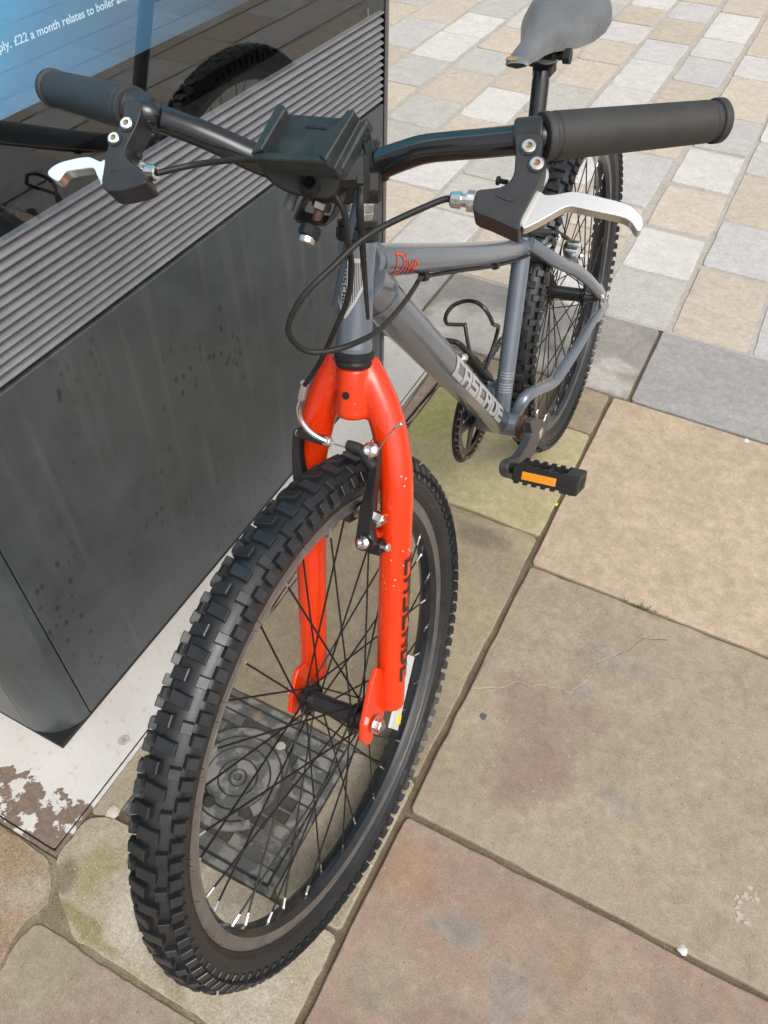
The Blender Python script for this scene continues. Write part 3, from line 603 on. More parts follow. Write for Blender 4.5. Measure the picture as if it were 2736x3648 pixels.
# ================================================================== kiosk
KY0, KY1, KR, KB = 0.272, 1.472, 0.068, -1.10
kiosk = empty('advertising_kiosk', V((-0.9, 0.87, 0.003))); tag(kiosk, 'tall black advertising kiosk with louvred side, dark glass and lit blue screen', 'kiosk')
k = M(); prism(k, [(KX - 0.002, KY0, 0), (KX - 0.002, KY1 - 0.05, 0), (KX - 0.05, KY1 - 0.012, 0), (KB, KY1 - 0.012, 0), (KB, KY0, 0)], (0, 0, 1), 0.0030, 0.0125, 0.001); k.build('base_plinth', KDARK, kiosk)
def corner(cx, cy, a0, a1, z0, z1, n=10, th=0.003):
    m = M(); o = [(cx + KR * math.cos(R_(a0 + (a1 - a0) * i / n)), cy + KR * math.sin(R_(a0 + (a1 - a0) * i / n))) for i in range(n + 1)]
    q = [V((x, y, z0)) for x, y in o] + [V((x, y, z1)) for x, y in o]; K = n + 1
    m.add(q, [[j, j + 1, K + j + 1, K + j] for j in range(n)], 0, True)
    iq = [V((cx + (x - cx) * .96, cy + (y - cy) * .96, z)) for z in (z0, z1) for x, y in o]
    m.add(iq, [[j, K + j, K + j + 1, j + 1] for j in range(n)], 0, True)
    m.add(q[:K] + iq[:K], [[j + 1, j, K + j, K + j + 1] for j in range(n)], 0); m.add(q[K:] + iq[K:], [[j, j + 1, K + j + 1, K + j] for j in range(n)], 0)
    return m
ZT = 2.75
corner(KX - KR, KY0 + KR, -90, -1.2, 0.014, ZT).build('corner_panel', KPANEL, kiosk)
corner(KX - KR, KY1 - KR, 1.2, 90, 0.014, ZT).build('corner_panel', KTRIM, kiosk)
corner(KB + KR, KY0 + KR, 180, 270, 0.014, ZT).build('corner_panel', KPANEL, kiosk)
corner(KB + KR, KY1 - KR, 90, 180, 0.014, ZT).build('corner_panel', KPANEL, kiosk)
YA, YB = KY0 + KR + 0.0016, KY1 - KR - 0.0016
k = M(); box(k, (KX - 0.0105, (YA + YB) / 2, (0.014 + 0.638) / 2), (0.0105, 0, 0), (0, (YB - YA) / 2, 0), (0, 0, (0.638 - 0.014) / 2), bev=0.0015); k.build('lower_panel', KPANEL, kiosk)
k = M(); box(k, (KX - 0.045, (YA + YB) / 2, 0.7165), (0.003, 0, 0), (0, (YB - YA) / 2, 0), (0, 0, 0.078)); k.build('louvre_backing', KDARK, kiosk)
slat = None
for i in range(12):
    z0 = 0.6455 + i * 0.01195
    # tilted blade: outer edge low, inner edge high
    prof = [(-0.0005, 0.0), (0.0, 0.0016), (-0.0020, 0.0032), (-0.017, 0.0118), (-0.0185, 0.0100), (-0.003, 0.0004)]
    m = M(); A = [V((KX + x, YA + 0.002, z0 + z)) for x, z in prof]; B = [V((KX + x, YB - 0.002, z0 + z)) for x, z in prof]; K = len(prof)
    m.add(A + B, [[j, K + j, K + (j + 1) % K, (j + 1) % K] for j in range(K)] + [list(range(K)), list(range(2 * K - 1, K - 1, -1))], 0)
    if slat is None: slat = m.build('louvre_slat', KSLAT, kiosk)
    else:
        o = slat.copy(); o.location = WLOC['louvre_slat'] + V((0, 0, i * 0.01195)); COL.objects.link(o); WLOC[o.name] = o.location.copy()
k = M(); box(k, (KX - 0.006, (YA + YB) / 2, 0.7905), (0.0055, 0, 0), (0, (YB - YA) / 2, 0), (0, 0, 0.0016), bev=0.0005); k.build('glass_rail', KSLAT, kiosk)
k = M(); box(k, (KX - 0.003, (YA + YB) / 2, (0.7925 + 2.55) / 2), (0.0025, 0, 0), (0, (YB - YA) / 2 - 0.001, 0), (0, 0, (2.55 - 0.7925) / 2)); k.build('glass_pane', GLASS, kiosk)
for yy in (YA - 0.001, YB + 0.001):
    k = M(); box(k, (KX - 0.05, yy, 1.67), (0.043, 0, 0), (0, 0.0075, 0), (0, 0, 0.875)); k.build('glass_light_block', KDARK, kiosk)  # dark strips added to block light leaking past the pane ends
k = M(); box(k, (KX - 0.10, (YA + YB) / 2, 1.67), (0.002, 0, 0), (0, (YB - YA) / 2, 0), (0, 0, 0.88)); k.build('glass_backing', KDARK, kiosk)
scr_x = -0.750
k = M(); box(k, (scr_x - 0.012, (0.345 + 1.40) / 2, (0.886 + 2.5) / 2), (0.0115, 0, 0), (0, (1.40 - 0.345) / 2, 0), (0, 0, (2.5 - 0.886) / 2)); scr = k.build('display_screen', SCREEN, kiosk)
vs, fs = text_mesh('apply. £22 a month relates to boiler and', 0.0172, bold=0.0003)
xs = {}
k = M(); p0 = 0.594
vs2, _ = text_mesh('apply. £22 a month relates to boiler', 0.0172); wd = max(q.x for q in vs2); sc1 = (AK(cr(0, 0, 2.37, [(965, 35)])[0], scr_x).y - p0) / wd
k.add([V((scr_x + 0.0006, p0 + q.x * sc1, 0.9443 + q.y * 0.68)) for q in vs], fs); k.build('lettering', SCREEN_TXT, kiosk)
k = M(); box(k, ((KX + KB) / 2, (KY0 + KY1) / 2, 2.76), ((KX - KB) / 2, 0, 0), (0, 0.6, 0), (0, 0, 0.009)); k.build('top_cap', KPANEL, kiosk)
k = M(); box(k, (KX - 0.0105, (YA + YB) / 2, 2.65), (0.0105, 0, 0), (0, (YB - YA) / 2, 0), (0, 0, 0.098)); k.build('upper_panel', KPANEL, kiosk)
k = M(); box(k, (KB + 0.01, (YA + YB) / 2, 1.38), (0.01, 0, 0), (0, (YB - YA) / 2, 0), (0, 0, 1.366)); k.build('rear_panel', KPANEL, kiosk)
for yy in (KY0 + 0.01, KY1 - 0.01):
    k = M(); box(k, ((KX + KB) / 2, yy, 1.38), ((KX - KB) / 2 - KR - 0.002, 0, 0), (0, 0.0099, 0), (0, 0, 1.366)); k.build('end_panel', KPANEL, kiosk)

# ================================================================== access cover
COVER = stone('cast_cover_damp', (0.125, 0.126, 0.122), (0.11, 0.111, 0.108), (0.13, 0.13, 0.124), 20, grain=0.25, bump=0.4, rough=0.6)
t = COVER.node_tree; b = t.nodes['Principled BSDF']; src = b.inputs['Base Color'].links[0].from_socket; geo = t.nodes.new('ShaderNodeNewGeometry')
dry = mrg(nz(30, 5, 0.5), 0.49, 0.56)
t.links.new(mxc(dry, src, (0.215, 0.208, 0.19)), b.inputs['Base Color'])
SILT = stone('cover_silt', (0.20, 0.165, 0.10), (0.17, 0.14, 0.09), (0.13, 0.125, 0.08), 20, grain=0.4)
cc = V((-0.437, 0.366, 0)); cov = empty('access_cover', V((cc.x, cc.y, -0.004))); tag(cov, 'dark square access cover with ringed centre set in the paving under the front wheel', 'access cover')
k = M(); prism(k, [V((*q, 0)) for q in rect(-0.565, -0.2945, 0.2385, 0.4925)], (0, 0, 1), -0.03, -0.0035, 0.001); k.build('cover_plate', [mat('cover_groove_dark', (0.05, 0.048, 0.042), 0.8, var=0.4, vscale=60)], cov)  # recessed plate is darker than the raised pattern
k = M()
o1, o2 = rect(-0.567, -0.2925, 0.2365, 0.4945), rect(-0.557, -0.3025, 0.2465, 0.4845)
for i in range(4):
    j = (i + 1) % 4; box_pts = [V((*o1[i], 0)), V((*o1[j], 0)), V((*o2[j], 0)), V((*o2[i], 0))]; prism(k, box_pts, (0, 0, 1), -0.02, 0.001, 0.0008)
k.build('cover_frame', COVER, cov)
def ring(r0, r1, h, name, a0=0, a1=360, n=48):
    m = M(); pr = [(r0, -0.0034), (r0 + .0008, h), (r1 - .0008, h), (r1, -0.0034)]; vs = []
    full = a1 - a0 >= 360; K = n if full else n + 1
    for i in range(K):
        t_ = R_(a0 + (a1 - a0) * i / n)
        for r, z in pr: vs.append(V((cc.x + r * math.cos(t_), cc.y + r * math.sin(t_), z)))
    m.add(vs, [[i * 4 + j, ((i + 1) % K) * 4 + j, ((i + 1) % K) * 4 + j + 1, i * 4 + j + 1] for i in range(n) for j in range(3)], 0, False)
    if not full: m.add(vs, [[0, 1, 2, 3], [n * 4 + 3, n * 4 + 2, n * 4 + 1, n * 4]])
    return m.build(name, COVER, cov)
ring(0.0005, 0.0045, 0.0015, 'raised_ring'); ring(0.0055, 0.0125, 0.0006, 'raised_ring'); ring(0.0145, 0.0305, -0.0006, 'raised_ring')
ring(0.0325, 0.0515, 0.0008, 'raised_ring'); ring(0.0535, 0.0700, 0.0004, 'raised_ring', -35, 305); ring(0.0722, 0.0860, 0.0010, 'raised_ring', 30, 150); ring(0.0722, 0.0860, 0.0010, 'raised_ring', 200, 318)
# raised bars across, kept clear of the rings
RB = 0.0885
for i in range(11):
    y0 = 0.2515 + i * 0.0211; y1 = y0 + 0.0175; ym = (y0 + y1) / 2
    segs = [(-0.554, -0.3065)]
    dy = min(abs(y0 - cc.y), abs(y1 - cc.y)) if not (y0 < cc.y < y1) else 0
    if dy < RB:
        hx = math.sqrt(RB * RB - dy * dy); segs = [(-0.554, cc.x - hx), (cc.x + hx, -0.3065)]
        if i in (4, 5): segs = [(cc.x + hx + 0.02, -0.3065)]
    for a, bq in segs:
        if bq - a < 0.01: continue
        m = M(); prism(m, [V((*q, 0)) for q in rect(a, bq, y0, y1)], (0, 0, 1), -0.0036, 0.0006, 0.0009); m.build('raised_bar', COVER, cov)
for i in range(5):
    y0 = 0.2515 + i * 0.0211 + 0.0178; m = M(); box(m, (-0.40 + 0.02 * i, y0 + 0.0016, -0.0028), (0.085 - i * 0.012, 0, 0), (0, 0.0014, 0), (0, 0, 0.0012)); m.build('silt_line', SILT, cov)
vs, fs = text_mesh('EARTH', 0.015)
def letter_on_cover(s, ox, oy, nm):
    vs, fs = text_mesh(s, 0.014); m = M(); m.add([V((ox + q.y, oy - q.x, -0.0022)) for q in vs], [f[::1] for f in fs]); m.build(nm, SILT, cov)
letter_on_cover('EARTH', -0.545, 0.412, 'lettering')
plug = M(); pc = AG(cr(400, 2600, 2.074, [(680, 500)])[0], 0.0)
cyl(plug, pc + V((0, 0, -0.003)), pc + V((0.012, -0.004, 0.012)), 0.008, 14, bev=0.001); cyl(plug, pc + V((0.012, -0.004, 0.012)), pc + V((0.018, -0.006, 0.018)), 0.0095, 14, bev=0.001)
tag(plug.build('rubber_plug', BLACK), 'small black rubber plug lying on the access cover beside the rim', 'plug')
def lump(name, q, r, mt, label, cat, flat=0.5, seed=1, group=None):
    rng = random.Random(seed); c = AG(q, 0.0); m = M(); n, k2 = 9, 4; vs = []
    for i in range(k2):
        a = i / (k2 - 1) * math.pi / 2
        for j in range(n):
            t_ = 2 * math.pi * j / n; rr = r * math.cos(a) * rng.uniform(0.75, 1.2) + 1e-5
            vs.append(c + V((rr * math.cos(t_), rr * math.sin(t_), r * flat * math.sin(a) - 0.0003)))
    m.add(vs, [[i * n + j, i * n + (j + 1) % n, (i + 1) * n + (j + 1) % n, (i + 1) * n + j] for i in range(k2 - 1) for j in range(n)], 0, False)
    o = m.build(name, mt); tag(o, label, cat, group); return o
GUM = mat('old_gum', (0.09, 0.09, 0.085), 0.7); WHITEBIT = mat('white_scrap', (0.58, 0.56, 0.52), 0.6, var=0.15, vscale=300); LEAF = mat('lime_leaf', (0.45, 0.55, 0.04), 0.5); PEB = mat('pebble', (0.42, 0.38, 0.32), 0.7, var=0.3, vscale=200)
lump('gum_spot', cr(1200, 1800, 1.0801, [(562, 812)])[0], 0.0075, GUM, 'round dark gum spot trodden flat on the large beige slab', 'gum', 0.08, 3)
lump('paper_scrap', (1612 * 1.6492, 951 * 1.6492), 0.0075, WHITEBIT, 'bright white scrap by the edge of the slate slabs', 'scrap', 0.3, 4)
lump('plaster_bit', cr(1200, 1800, 1.0801, [(1330, 1712)])[0], 0.007, WHITEBIT, 'crumbled white plaster bit in the joint at lower right', 'plaster', 0.4, 5)
lump('cover_pebble', cr(650, 2400, 2.37, [(825, 612)])[0], 0.0085, PEB, 'pale crumb of stone on the access cover nearest the hub', 'pebble', 0.45, 6)
lump('cover_pebble', cr(650, 2400, 2.37, [(630, 355)])[0], 0.011, mat('brown_crumb', (0.20, 0.15, 0.11), 0.8, var=0.3, vscale=200), 'brown crumb of stone at the upper edge of the access cover', 'pebble', 0.35, 7)
lump('leaf_bit', cr(1550, 1050, 2.765, [(1190, 2062)])[0], 0.005, LEAF, 'lime yellow leaf bit in the joint below the pedal', 'leaf', 0.5, 8)
lump('stone_chip', cr(0, 2500, 2.765, [(1115, 1085)])[0], 0.011, mat('pale_chip', (0.55, 0.48, 0.40), 0.7), 'pale flat stone chip between the plate and the front tyre', 'stone chip', 0.25, 9)
k = M(); rng = random.Random(9); sc0 = AG(cr(1200, 1800, 1.0801, [(1580, 1555)])[0], 0.0006)
for i in range(26):
    t_ = i / 25; c = sc0 + V((0.014 * math.cos(4.2 * t_ + 0.9) + rng.gauss(0, 0.004), 0.020 * math.sin(4.2 * t_ + 0.9) + rng.gauss(0, 0.004), 0)); r = rng.uniform(0.0022, 0.0048)
    k.add([c + V((r * rng.uniform(.5, 1.2) * math.cos(2 * math.pi * j / 7), r * rng.uniform(.5, 1.2) * math.sin(2 * math.pi * j / 7), 0.00001 * i)) for j in range(7)], [list(range(7))])
tag(k.build('paint_smear', mat('dried_smear', (0.43, 0.365, 0.29), 0.7, var=0.2, vscale=150)), 'pale dried curved smear on the large slab at the right edge', 'smear')
# grass tuft in the joint
GRASS = mat('grass_blades', (0.10, 0.16, 0.03), 0.6, var=0.3, vscale=100)
k = M(); gc = AG(cr(1200, 1800, 1.0801, [(1180, 395)])[0])
for i in range(46):
    b0 = gc + V((random.gauss(0, 0.018), 0, -0.004)); b0.y = 1.001 + random.uniform(-0.003, 0.003); tip = b0 + V((random.gauss(0, 0.010), random.gauss(-0.002, 0.008), random.uniform(0.006, 0.017))); sd = V((0.0006, 0.0004, 0))
    md = b0.lerp(tip, 0.55) + V((0, 0, 0.003)); k.add([b0 - sd, b0 + sd, md + sd * 0.8, md - sd * 0.8, tip], [[0, 1, 2, 3], [3, 2, 4]])
tag(k.build('grass_tuft', GRASS), 'tiny green grass tuft growing in the joint between two beige slabs', 'grass')

# ================================================================== bicycle
bike = empty('bicycle', V((-0.283, 0.92, 0.0)))
tag(bike, 'grey mountain bicycle with orange fork leaning its handlebar against the kiosk', 'bicycle')

# ---- wheels
RC, RCAS = 0.306, 0.0228
def wheel(F, c, name, nut_off, rear=False, spin=0.0):
    a, u, v = F
    wh = empty(name, c, bike)
    def P(ang, r, l): return c + (u * math.cos(ang) + v * math.sin(ang)) * r + a * l
    def T(ang, ph, d): return P(ang, RC + (RCAS + d) * math.cos(ph), (RCAS + d) * math.sin(ph) * 1.08)
    m = M()
    prof = []
    for ph in list(range(-150, 151, 6)):
        d = 0.0
        for q, h in ((62, .0007), (100, .0006), (128, .0007), (146, .0009)):
            if abs(abs(ph) - q) < 3.5: d = h
        prof.append((R_(ph), d))
    n = 132; K = len(prof); vs = [T(2 * math.pi * i / n, ph, d) for i in range(n) for ph, d in prof]
    m.add(vs, [[i * K + j, ((i + 1) % n) * K + j, ((i + 1) % n) * K + j + 1, i * K + j + 1] for i in range(n) for j in range(K - 1)], 0, True)
    def knob(ang, ph, wl, wa, h, sk=0.0, undercut=0.0):
        """block centred at ang/ph, wl wide across, wa long around"""
        rr = RC + RCAS; da = wa / 2 / rr; dp = wl / 2 / (RCAS + 0.002)
        lo = [T(ang + s * da * 1.12 + e * sk, ph + e * dp * 1.10, -0.001) for s, e in ((-1, -1), (1, -1), (1, 1), (-1, 1))]
        mi_ = [T(ang + s * da * 1.0 + e * sk, ph + e * dp * 1.0, h - 0.0007) for s, e in ((-1, -1), (1, -1), (1, 1), (-1, 1))]
        hi = [T(ang + s * da * 0.89 + e * sk, ph + e * dp * 0.89, h) for s, e in ((-1, -1), (1, -1), (1, 1), (-1, 1))]
        fs = [[i, (i + 1) % 4, 4 + (i + 1) % 4, 4 + i] for i in range(4)] + [[4 + i, 4 + (i + 1) % 4, 8 + (i + 1) % 4, 8 + i] for i in range(4)] + [[8, 9, 10, 11]]
        m.add(lo + mi_ + hi, fs, 0, False)
    NP = 50; st = 2 * math.pi / NP; ra = random.Random(3)
    for i in range(NP):
        a0 = i * st + spin
        knob(a0, R_(9), 0.0170, 0.0118, 0.0066, 0.003)
        knob(a0 + st * 0.5, R_(-11), 0.0160, 0.0118, 0.0066, -0.003)
        knob(a0 + st * 0.02, R_(-38), 0.0092, 0.0105, 0.0064)
        knob(a0 + st * 0.52, R_(37), 0.0092, 0.0105, 0.0064)
        for s in (-1, 1):
            for q, w_ in ((0.25, 0.0118), (0.76, 0.0108)):
                ang = a0 + st * q
                knob(ang, s * R_(63), 0.0096, w_, 0.0072, 0.0015 * s)
                knob(ang, s * R_(83), 0.0070, w_ * 0.7, 0.0024)      # buttress down the shoulder
    for i in range(150):      # moulding hairs
        ang = ra.uniform(0, 2 * math.pi); s = ra.choice((-1, 1)); ph = s * R_(ra.choice((72, 84, 104, 130, 150)))
        p = T(ang, ph, -.0002); q = T(ang + ra.uniform(-.006, .006), ph + ra.uniform(-.1, .1), ra.uniform(0.003, 0.0065)); tube(m, [p, q], 0.00035, 4, 0, False, caps=False)
    tyre = m.build('tyre', [TYRE, TYRE_DUSTY], wh)
    if not rear:
        for s, ang0, sz in (('26 x 2.30', -62, 0.0085), ('58-559', -76, 0.0085), ('DSI', 22, 0.010)):
            tv, tf = text_mesh(s, sz); k = M(); wd = max(q.x for q in tv)
            rr_ = 0.306
            k.add([T(R_(ang0) - (q.x - wd / 2) / rr_, R_(122) - (q.y) / 0.0245, 0.0006) for q in tv], [f[::-1] for f in tf]); k.build('tyre_lettering', mat('tyre_raised_lettering', (0.085, 0.085, 0.085), 0.6), wh)
    # rim: flange, brake track, chamfer, spoke bed
    m = M(); half = [(0.0118, 0.2835), (0.0128, 0.2862), (0.0140, 0.2862), (0.0142, 0.2848), (0.0137, 0.2842), (0.0137, 0.2738), (0.0142, 0.2730), (0.0140, 0.2716), (0.0112, 0.2690), (0.0070, 0.2655), (0.0, 0.2648)]
    pr = half + [(-l, r) for l, r in half[-2::-1]]; smi = [1, 1, 1, 1, 1, 1, 1, 0, 0, 0]; smi = smi + smi[::-1]
    n = 132; K = len(pr)
    vs = [P(2 * math.pi * i / n, r, l) for i in range(n) for l, r in pr]
    for j in range(K - 1):
        m.add([vs[i * K + j] for i in range(n)] + [vs[i * K + j + 1] for i in range(n)], [[i, (i + 1) % n, n + (i + 1) % n, n + i] for i in range(n)], smi[j], True)
    m.build('rim', [GLOSS_BLACK, TRACK], wh)
    # hub
    m = M(); fl = 0.034
    if not rear: prof = [(-0.049, .0001), (-0.049, .0075), (-0.044, .0075), (-0.044, .0135), (-0.038, .0145), (-0.0375, .0215), (-0.0335, .0215), (-0.033, .0145), (-0.026, .0125), (0, .0115), (0.026, .0125), (0.033, .0145), (0.0335, .0215), (0.0375, .0215), (0.038, .0145), (0.044, .0135), (0.044, .0075), (0.049, .0075), (0.049, .0001)]
    else: prof = [(-0.062, .0001), (-0.062, .008), (-0.0375, .009), (-0.037, .022), (-0.0335, .022), (-0.033, .015), (-0.02, .0135), (0.02, .0135), (0.033, .015), (0.0335, .022), (0.037, .022), (0.0375, .015), (0.044, .012), (0.052, .009), (0.062, .008), (0.062, .0001)]
    for i in range(len(prof) - 1): lathe(m, c, a, prof[i:i + 2], 24, 0, True)
    tube(m, [c - a * nut_off, c + a * nut_off], 0.0046, 10, 0)
    m.build('hub', ANOD, wh)
    # spokes
    for i in range(36):
        ar = R_(i * 10 + 3) + spin; s = 1 if i % 2 else -1; tdir = 1 if (i // 2) % 2 else -1
        p = P(ar, 0.2652, 0.003 * s); h = P(ar + tdir * R_(62), 0.0185, s * (fl + (0.0022 if tdir > 0 else -0.0022)))
        k = M(); d = (p - h).normalized(); tube(k, [h, p - d * 0.012], 0.00125, 6, 0, True, caps=False)
        lathe(k, p - d * 0.0135, d, [(0, .0002), (0, .0017), (0.010, .0019), (0.0135, .0024), (0.0145, .0002)], 6, 1, False); cyl(k, h - a * 0.002 * s, h + a * 0.0022 * s, 0.0022, 8, 0)
        k.build('spoke', [SPOKE, CHROME], wh)
    return wh, P, T
fwh, FP, FT = wheel(F1, ORG, 'front_wheel', 0.070)
C2 = B0(1.040, 0, 0.0005)
FR_ = frame(R_(2.1), R_(7.4))
rwh, RP, RT_ = wheel(FR_, C2, 'rear_wheel', 0.082, rear=True, spin=R_(4))
def nut(c, d, parent, r=0.0088, name='axle_nut'):
    k = M(); d = d.normalized(); cyl(k, c, c + d * 0.0018, r * 1.35, 20, bev=0.0004); hexa(k, c + d * 0.0018, c + d * 0.0098, r); cyl(k, c + d * 0.0098, c + d * 0.0125, r * 0.52, 14, mi=1); return k.build(name, [CHROME, DULL], parent)
nut(ORG + F1[0] * 0.0585, F1[0], fwh); nut(ORG - F1[0] * 0.0585, -F1[0], fwh)
nut(C2 + FR_[0] * 0.0705, FR_[0], rwh, 0.0105); nut(C2 - FR_[0] * 0.0705, -FR_[0], rwh)
# spoke reflector strip with its yellow label
rq = cr(900, 1950, 2.074, [(1140, 790), (1190, 805), (1128, 1070), (1064, 1352), (1006, 1332), (1076, 1062)])
k = M(); prism(k, [A1(q, 0.012) for q in rq], F1[0], -0.002, 0.002, 0.0006)
rf = k.build('spoke_reflector', REFLECT, fwh)
k = M(); prism(k, [A1(q, 0.012) for q in cr(900, 1950, 2.074, [(1066, 1228), (1090, 1234), (1078, 1302), (1055, 1296)])], F1[0], 0.0018, 0.0027); k.build('reflector_label', YELLOW, fwh)
# rear sprocket
k = M(); ang = [2 * math.pi * i / 40 for i in range(40)]
prism(k, [C2 - FR_[0] * 0.046 + (FR_[1] * math.cos(q) + FR_[2] * math.sin(q)) * (0.036 if i % 2 else 0.0335) for i, q in enumerate(ang)], FR_[0], -0.0012, 0.0012, 0.0004); k.build('sprocket', DULL, rwh)

# ---- frame
ht0, ht1 = B0(0.181, 0, 0.416), B0(0.2185, 0, 0.5165)
hd = (ht1 - ht0).normalized()
fr = M(); lathe(fr, ht0, hd, [(0, .0001), (0, .0187), (0.004, .0190), (0.012, .0182), (0.05, .0178), (0.092, .0182), (0.103, .0190), (0.1075, .0187), (0.1075, .0001)], 32)
BBC = A0((1836, 1516), 0.030) - F0[0] * 0.030
frame_o = fr.build('frame', GREY, bike)
k = M(); cyl(k, BBC - F0[0] * 0.036, BBC + F0[0] * 0.036, 0.0205, 28, bev=0.001); k.build('bracket_shell', GREY, frame_o)
def tpart(name, pts, rad, mt, parent, n=18, **kw):
    k = M(); tube(k, pts, rad, n, **kw); return k.build(name, mt, parent)
tt = [A0(q) for q in ((1300, 930), (1400, 925), (1550, 917), (1701, 906), (1800, 893), (1868, 877))]
tpart('top_tube', spline(tt), [0.0172, 0.0170, 0.0165, 0.0160, 0.0155, 0.0150], GREY, frame_o, n=28)
dt = [B0(0.217, 0, 0.4755), B0(0.613, 0, -0.0075)]
DTR = (0.0246, 0.0222)
tpart('down_tube', [dt[0], dt[0].lerp(dt[1], 0.5), dt[1], BBC], [DTR[0], (DTR[0] + DTR[1]) / 2, DTR[1], 0.0190], GREY, frame_o, n=36)
st_b = BBC + F0[1] * 0.008; st_t = A0((1870, 812))
tpart('seat_tube', [st_b, st_b.lerp(st_t, 0.5), st_t], 0.0148, GREY, frame_o, n=26)
# welds
k = M(); lathe(k, A0((1330, 932)), (tt[1] - tt[0]), [(-0.004, 0.0178), (-.001, .0196), (0.003, .0178)], 28); k.build('weld_bead', GREY, frame_o)
k = M(); lathe(k, A0((1338, 1047)), (dt[1] - dt[0]), [(-0.004, 0.0248), (-.001, .0262), (0.003, .0248)], 28); k.build('weld_bead', GREY, frame_o)
k = M(); lathe(k, A0((1857, 880)), (tt[5] - tt[4]), [(-0.004, 0.0150), (-.001, .0172), (0.003, .0150)], 28); k.build('weld_bead', GREY, frame_o)
ssp = [(1885, 868), (1979, 928.6), (2050, 962), (2100, 1003), (2140, 1052)]
ssl = [0.014, 0.040, 0.052, 0.060, 0.066]
csp = [(1833, 1478), (1862, 1428), (1893, 1398), (1966, 1364), (2004, 1317), (2060, 1232), (2112, 1145), (2136, 1105)]
csl = [0.018, 0.030, 0.036, 0.045, 0.050, 0.058, 0.064, 0.066]
for s in (1, -1):
    pts = []
    for q, l in zip(ssp, ssl): pts.append(A0(q, l) if s > 0 else A0(q, l) - F0[0] * 2 * l)
    tpart('seat_stay', spline(pts), [0.0108, 0.0112, 0.0115, 0.0112, 0.0095], GREY, frame_o, n=16)
    pts = []
    for q, l in zip(csp, csl): pts.append(A0(q, l) if s > 0 else A0(q, l) - F0[0] * 2 * l)
    tpart('chain_stay', spline(pts), [0.0115, 0.0112, 0.0112, 0.0114, 0.0112, 0.0100, 0.0080, 0.0060], GREY, frame_o, n=16)
    k = M(); dq = [(2128, 1010), (2142, 1012), (2158, 1045), (2166, 1090), (2150, 1118), (2128, 1150), (2118, 1138), (2138, 1100), (2135, 1060)]
    prism(k, [A0(q, 0.066) - (F0[0] * 0.132 if s < 0 else V((0, 0, 0))) for q in dq], F0[0], -0.0025, 0.0025, 0.0008); k.build('rear_dropout', GREY, frame_o)
# lettering wrapped on tubes -------------------------------------------------
def block_letters(word, w=0.80, gap=0.10, t=0.30, slant=0.0):
    """rectangles (no overlap) of a heavy block alphabet on a unit cell"""
    S = {'C': [(0, 0, t, 1), (t, 0, w, t), (t, 1 - t, w, 1)], 'A': [(0, 0, t, 1), (w - t, 0, w, 1), (t, 1 - t * .9, w - t, 1), (t, 0.34, w - t, 0.34 + t * .75)],
         'S': [(0, 1 - t * .9, w, 1), (0, 0.5 + t * .4, t, 1 - t * .9), (0, 0.5 - t * .4, w, 0.5 + t * .4), (w - t, t * .9, w, 0.5 - t * .4), (0, 0, w, t * .9)],
         'D': [(0, 0, t, 1), (t, 0, w - t, t * .8), (t, 1 - t * .8, w - t, 1), (w - t, 0.06, w, 0.94)], 'E': [(0, 0, t, 1), (t, 0, w, t * .85), (t, 1 - t * .85, w, 1), (t, 0.5 - t * .4, w * .9, 0.5 + t * .4)]}
    out = []; x = 0
    for ch in word:
        for a, b, c, d in S[ch]: out.append((a + x, b, c + x, d))
        x += w + gap
    return out, x - gap
def wrap(rects, total, A, d, R, e1, th0, length, height, flip=1, off=0.0005, shear=0.0):
    d = d.normalized(); e1 = (e1 - d * e1.dot(d)).normalized(); e2 = d.cross(e1); k = M(); sx_ = length / total
    RA, RB_ = R if isinstance(R, tuple) else (R, R); R = (RA + RB_) / 2
    for a, b, c, e in rects:
        n = 10; vs = []
        for j in range(n + 1):
            y = b + (e - b) * j / n; th = th0 + flip * (y - 0.5) * height / R
            for x in (a, c):
                xx = x + shear * (y - 0.5); vs.append(A + d * (xx * sx_) + (e1 * math.cos(th) + e2 * math.sin(th)) * (RA + (RB_ - RA) * xx / total + off))
        fs = [[2 * j, 2 * j + 1, 2 * j + 3, 2 * j + 2] for j in range(n)]
        k.add(vs, fs, 0, True)
    return k
rects, tot = block_letters('CASCADE', t=0.27, w=0.86, gap=0.06)
da, db = dt; dd = (db - da).normalized()
ls = da + dd * ((A0((1622, 1270), 0.019) - da).dot(dd)); le = da + dd * ((A0((1790, 1455), 0.019) - da).dot(dd))
wrap(rects, tot, ls, dd, tuple(DTR[0] + (DTR[1] - DTR[0]) * ((q - da).dot(dd) / (db - da).length) for q in (ls, le)), F0[0], R_(5), (le - ls).length, 0.0265, -1, off=0.0007, shear=-0.25).build('lettering', DECAL_W, frame_o)
def wrap_text(s, A, d, R, e1, th0, height, length, flip=1, off=0.0005, shear=0.0):
    tv, tf = fine_text(*text_mesh(s, 1.0, shear), 0.09); d = d.normalized(); e1 = (e1 - d * e1.dot(d)).normalized(); e2 = d.cross(e1)
    x0 = min(q.x for q in tv); x1 = max(q.x for q in tv); y0 = min(q.y for q in tv); y1 = max(q.y for q in tv)
    k = M(); vs = []
    for q in tv:
        th = th0 + flip * ((q.y - y0) / (y1 - y0) - 0.5) * height / R
        vs.append(A + d * ((q.x - x0) / (x1 - x0) * length) + (e1 * math.cos(th) + e2 * math.sin(th)) * (R + off))
    k.add(vs, tf); return k
ta, tb = A0((1400, 925)), A0((1550, 917)); tdv = (tb - ta)
l0 = ta + tdv.normalized() * ((A0((1412, 935), 0.0168) - ta).dot(tdv.normalized())); l1 = ta + tdv.normalized() * ((A0((1492, 930), 0.0168) - ta).dot(tdv.normalized()))
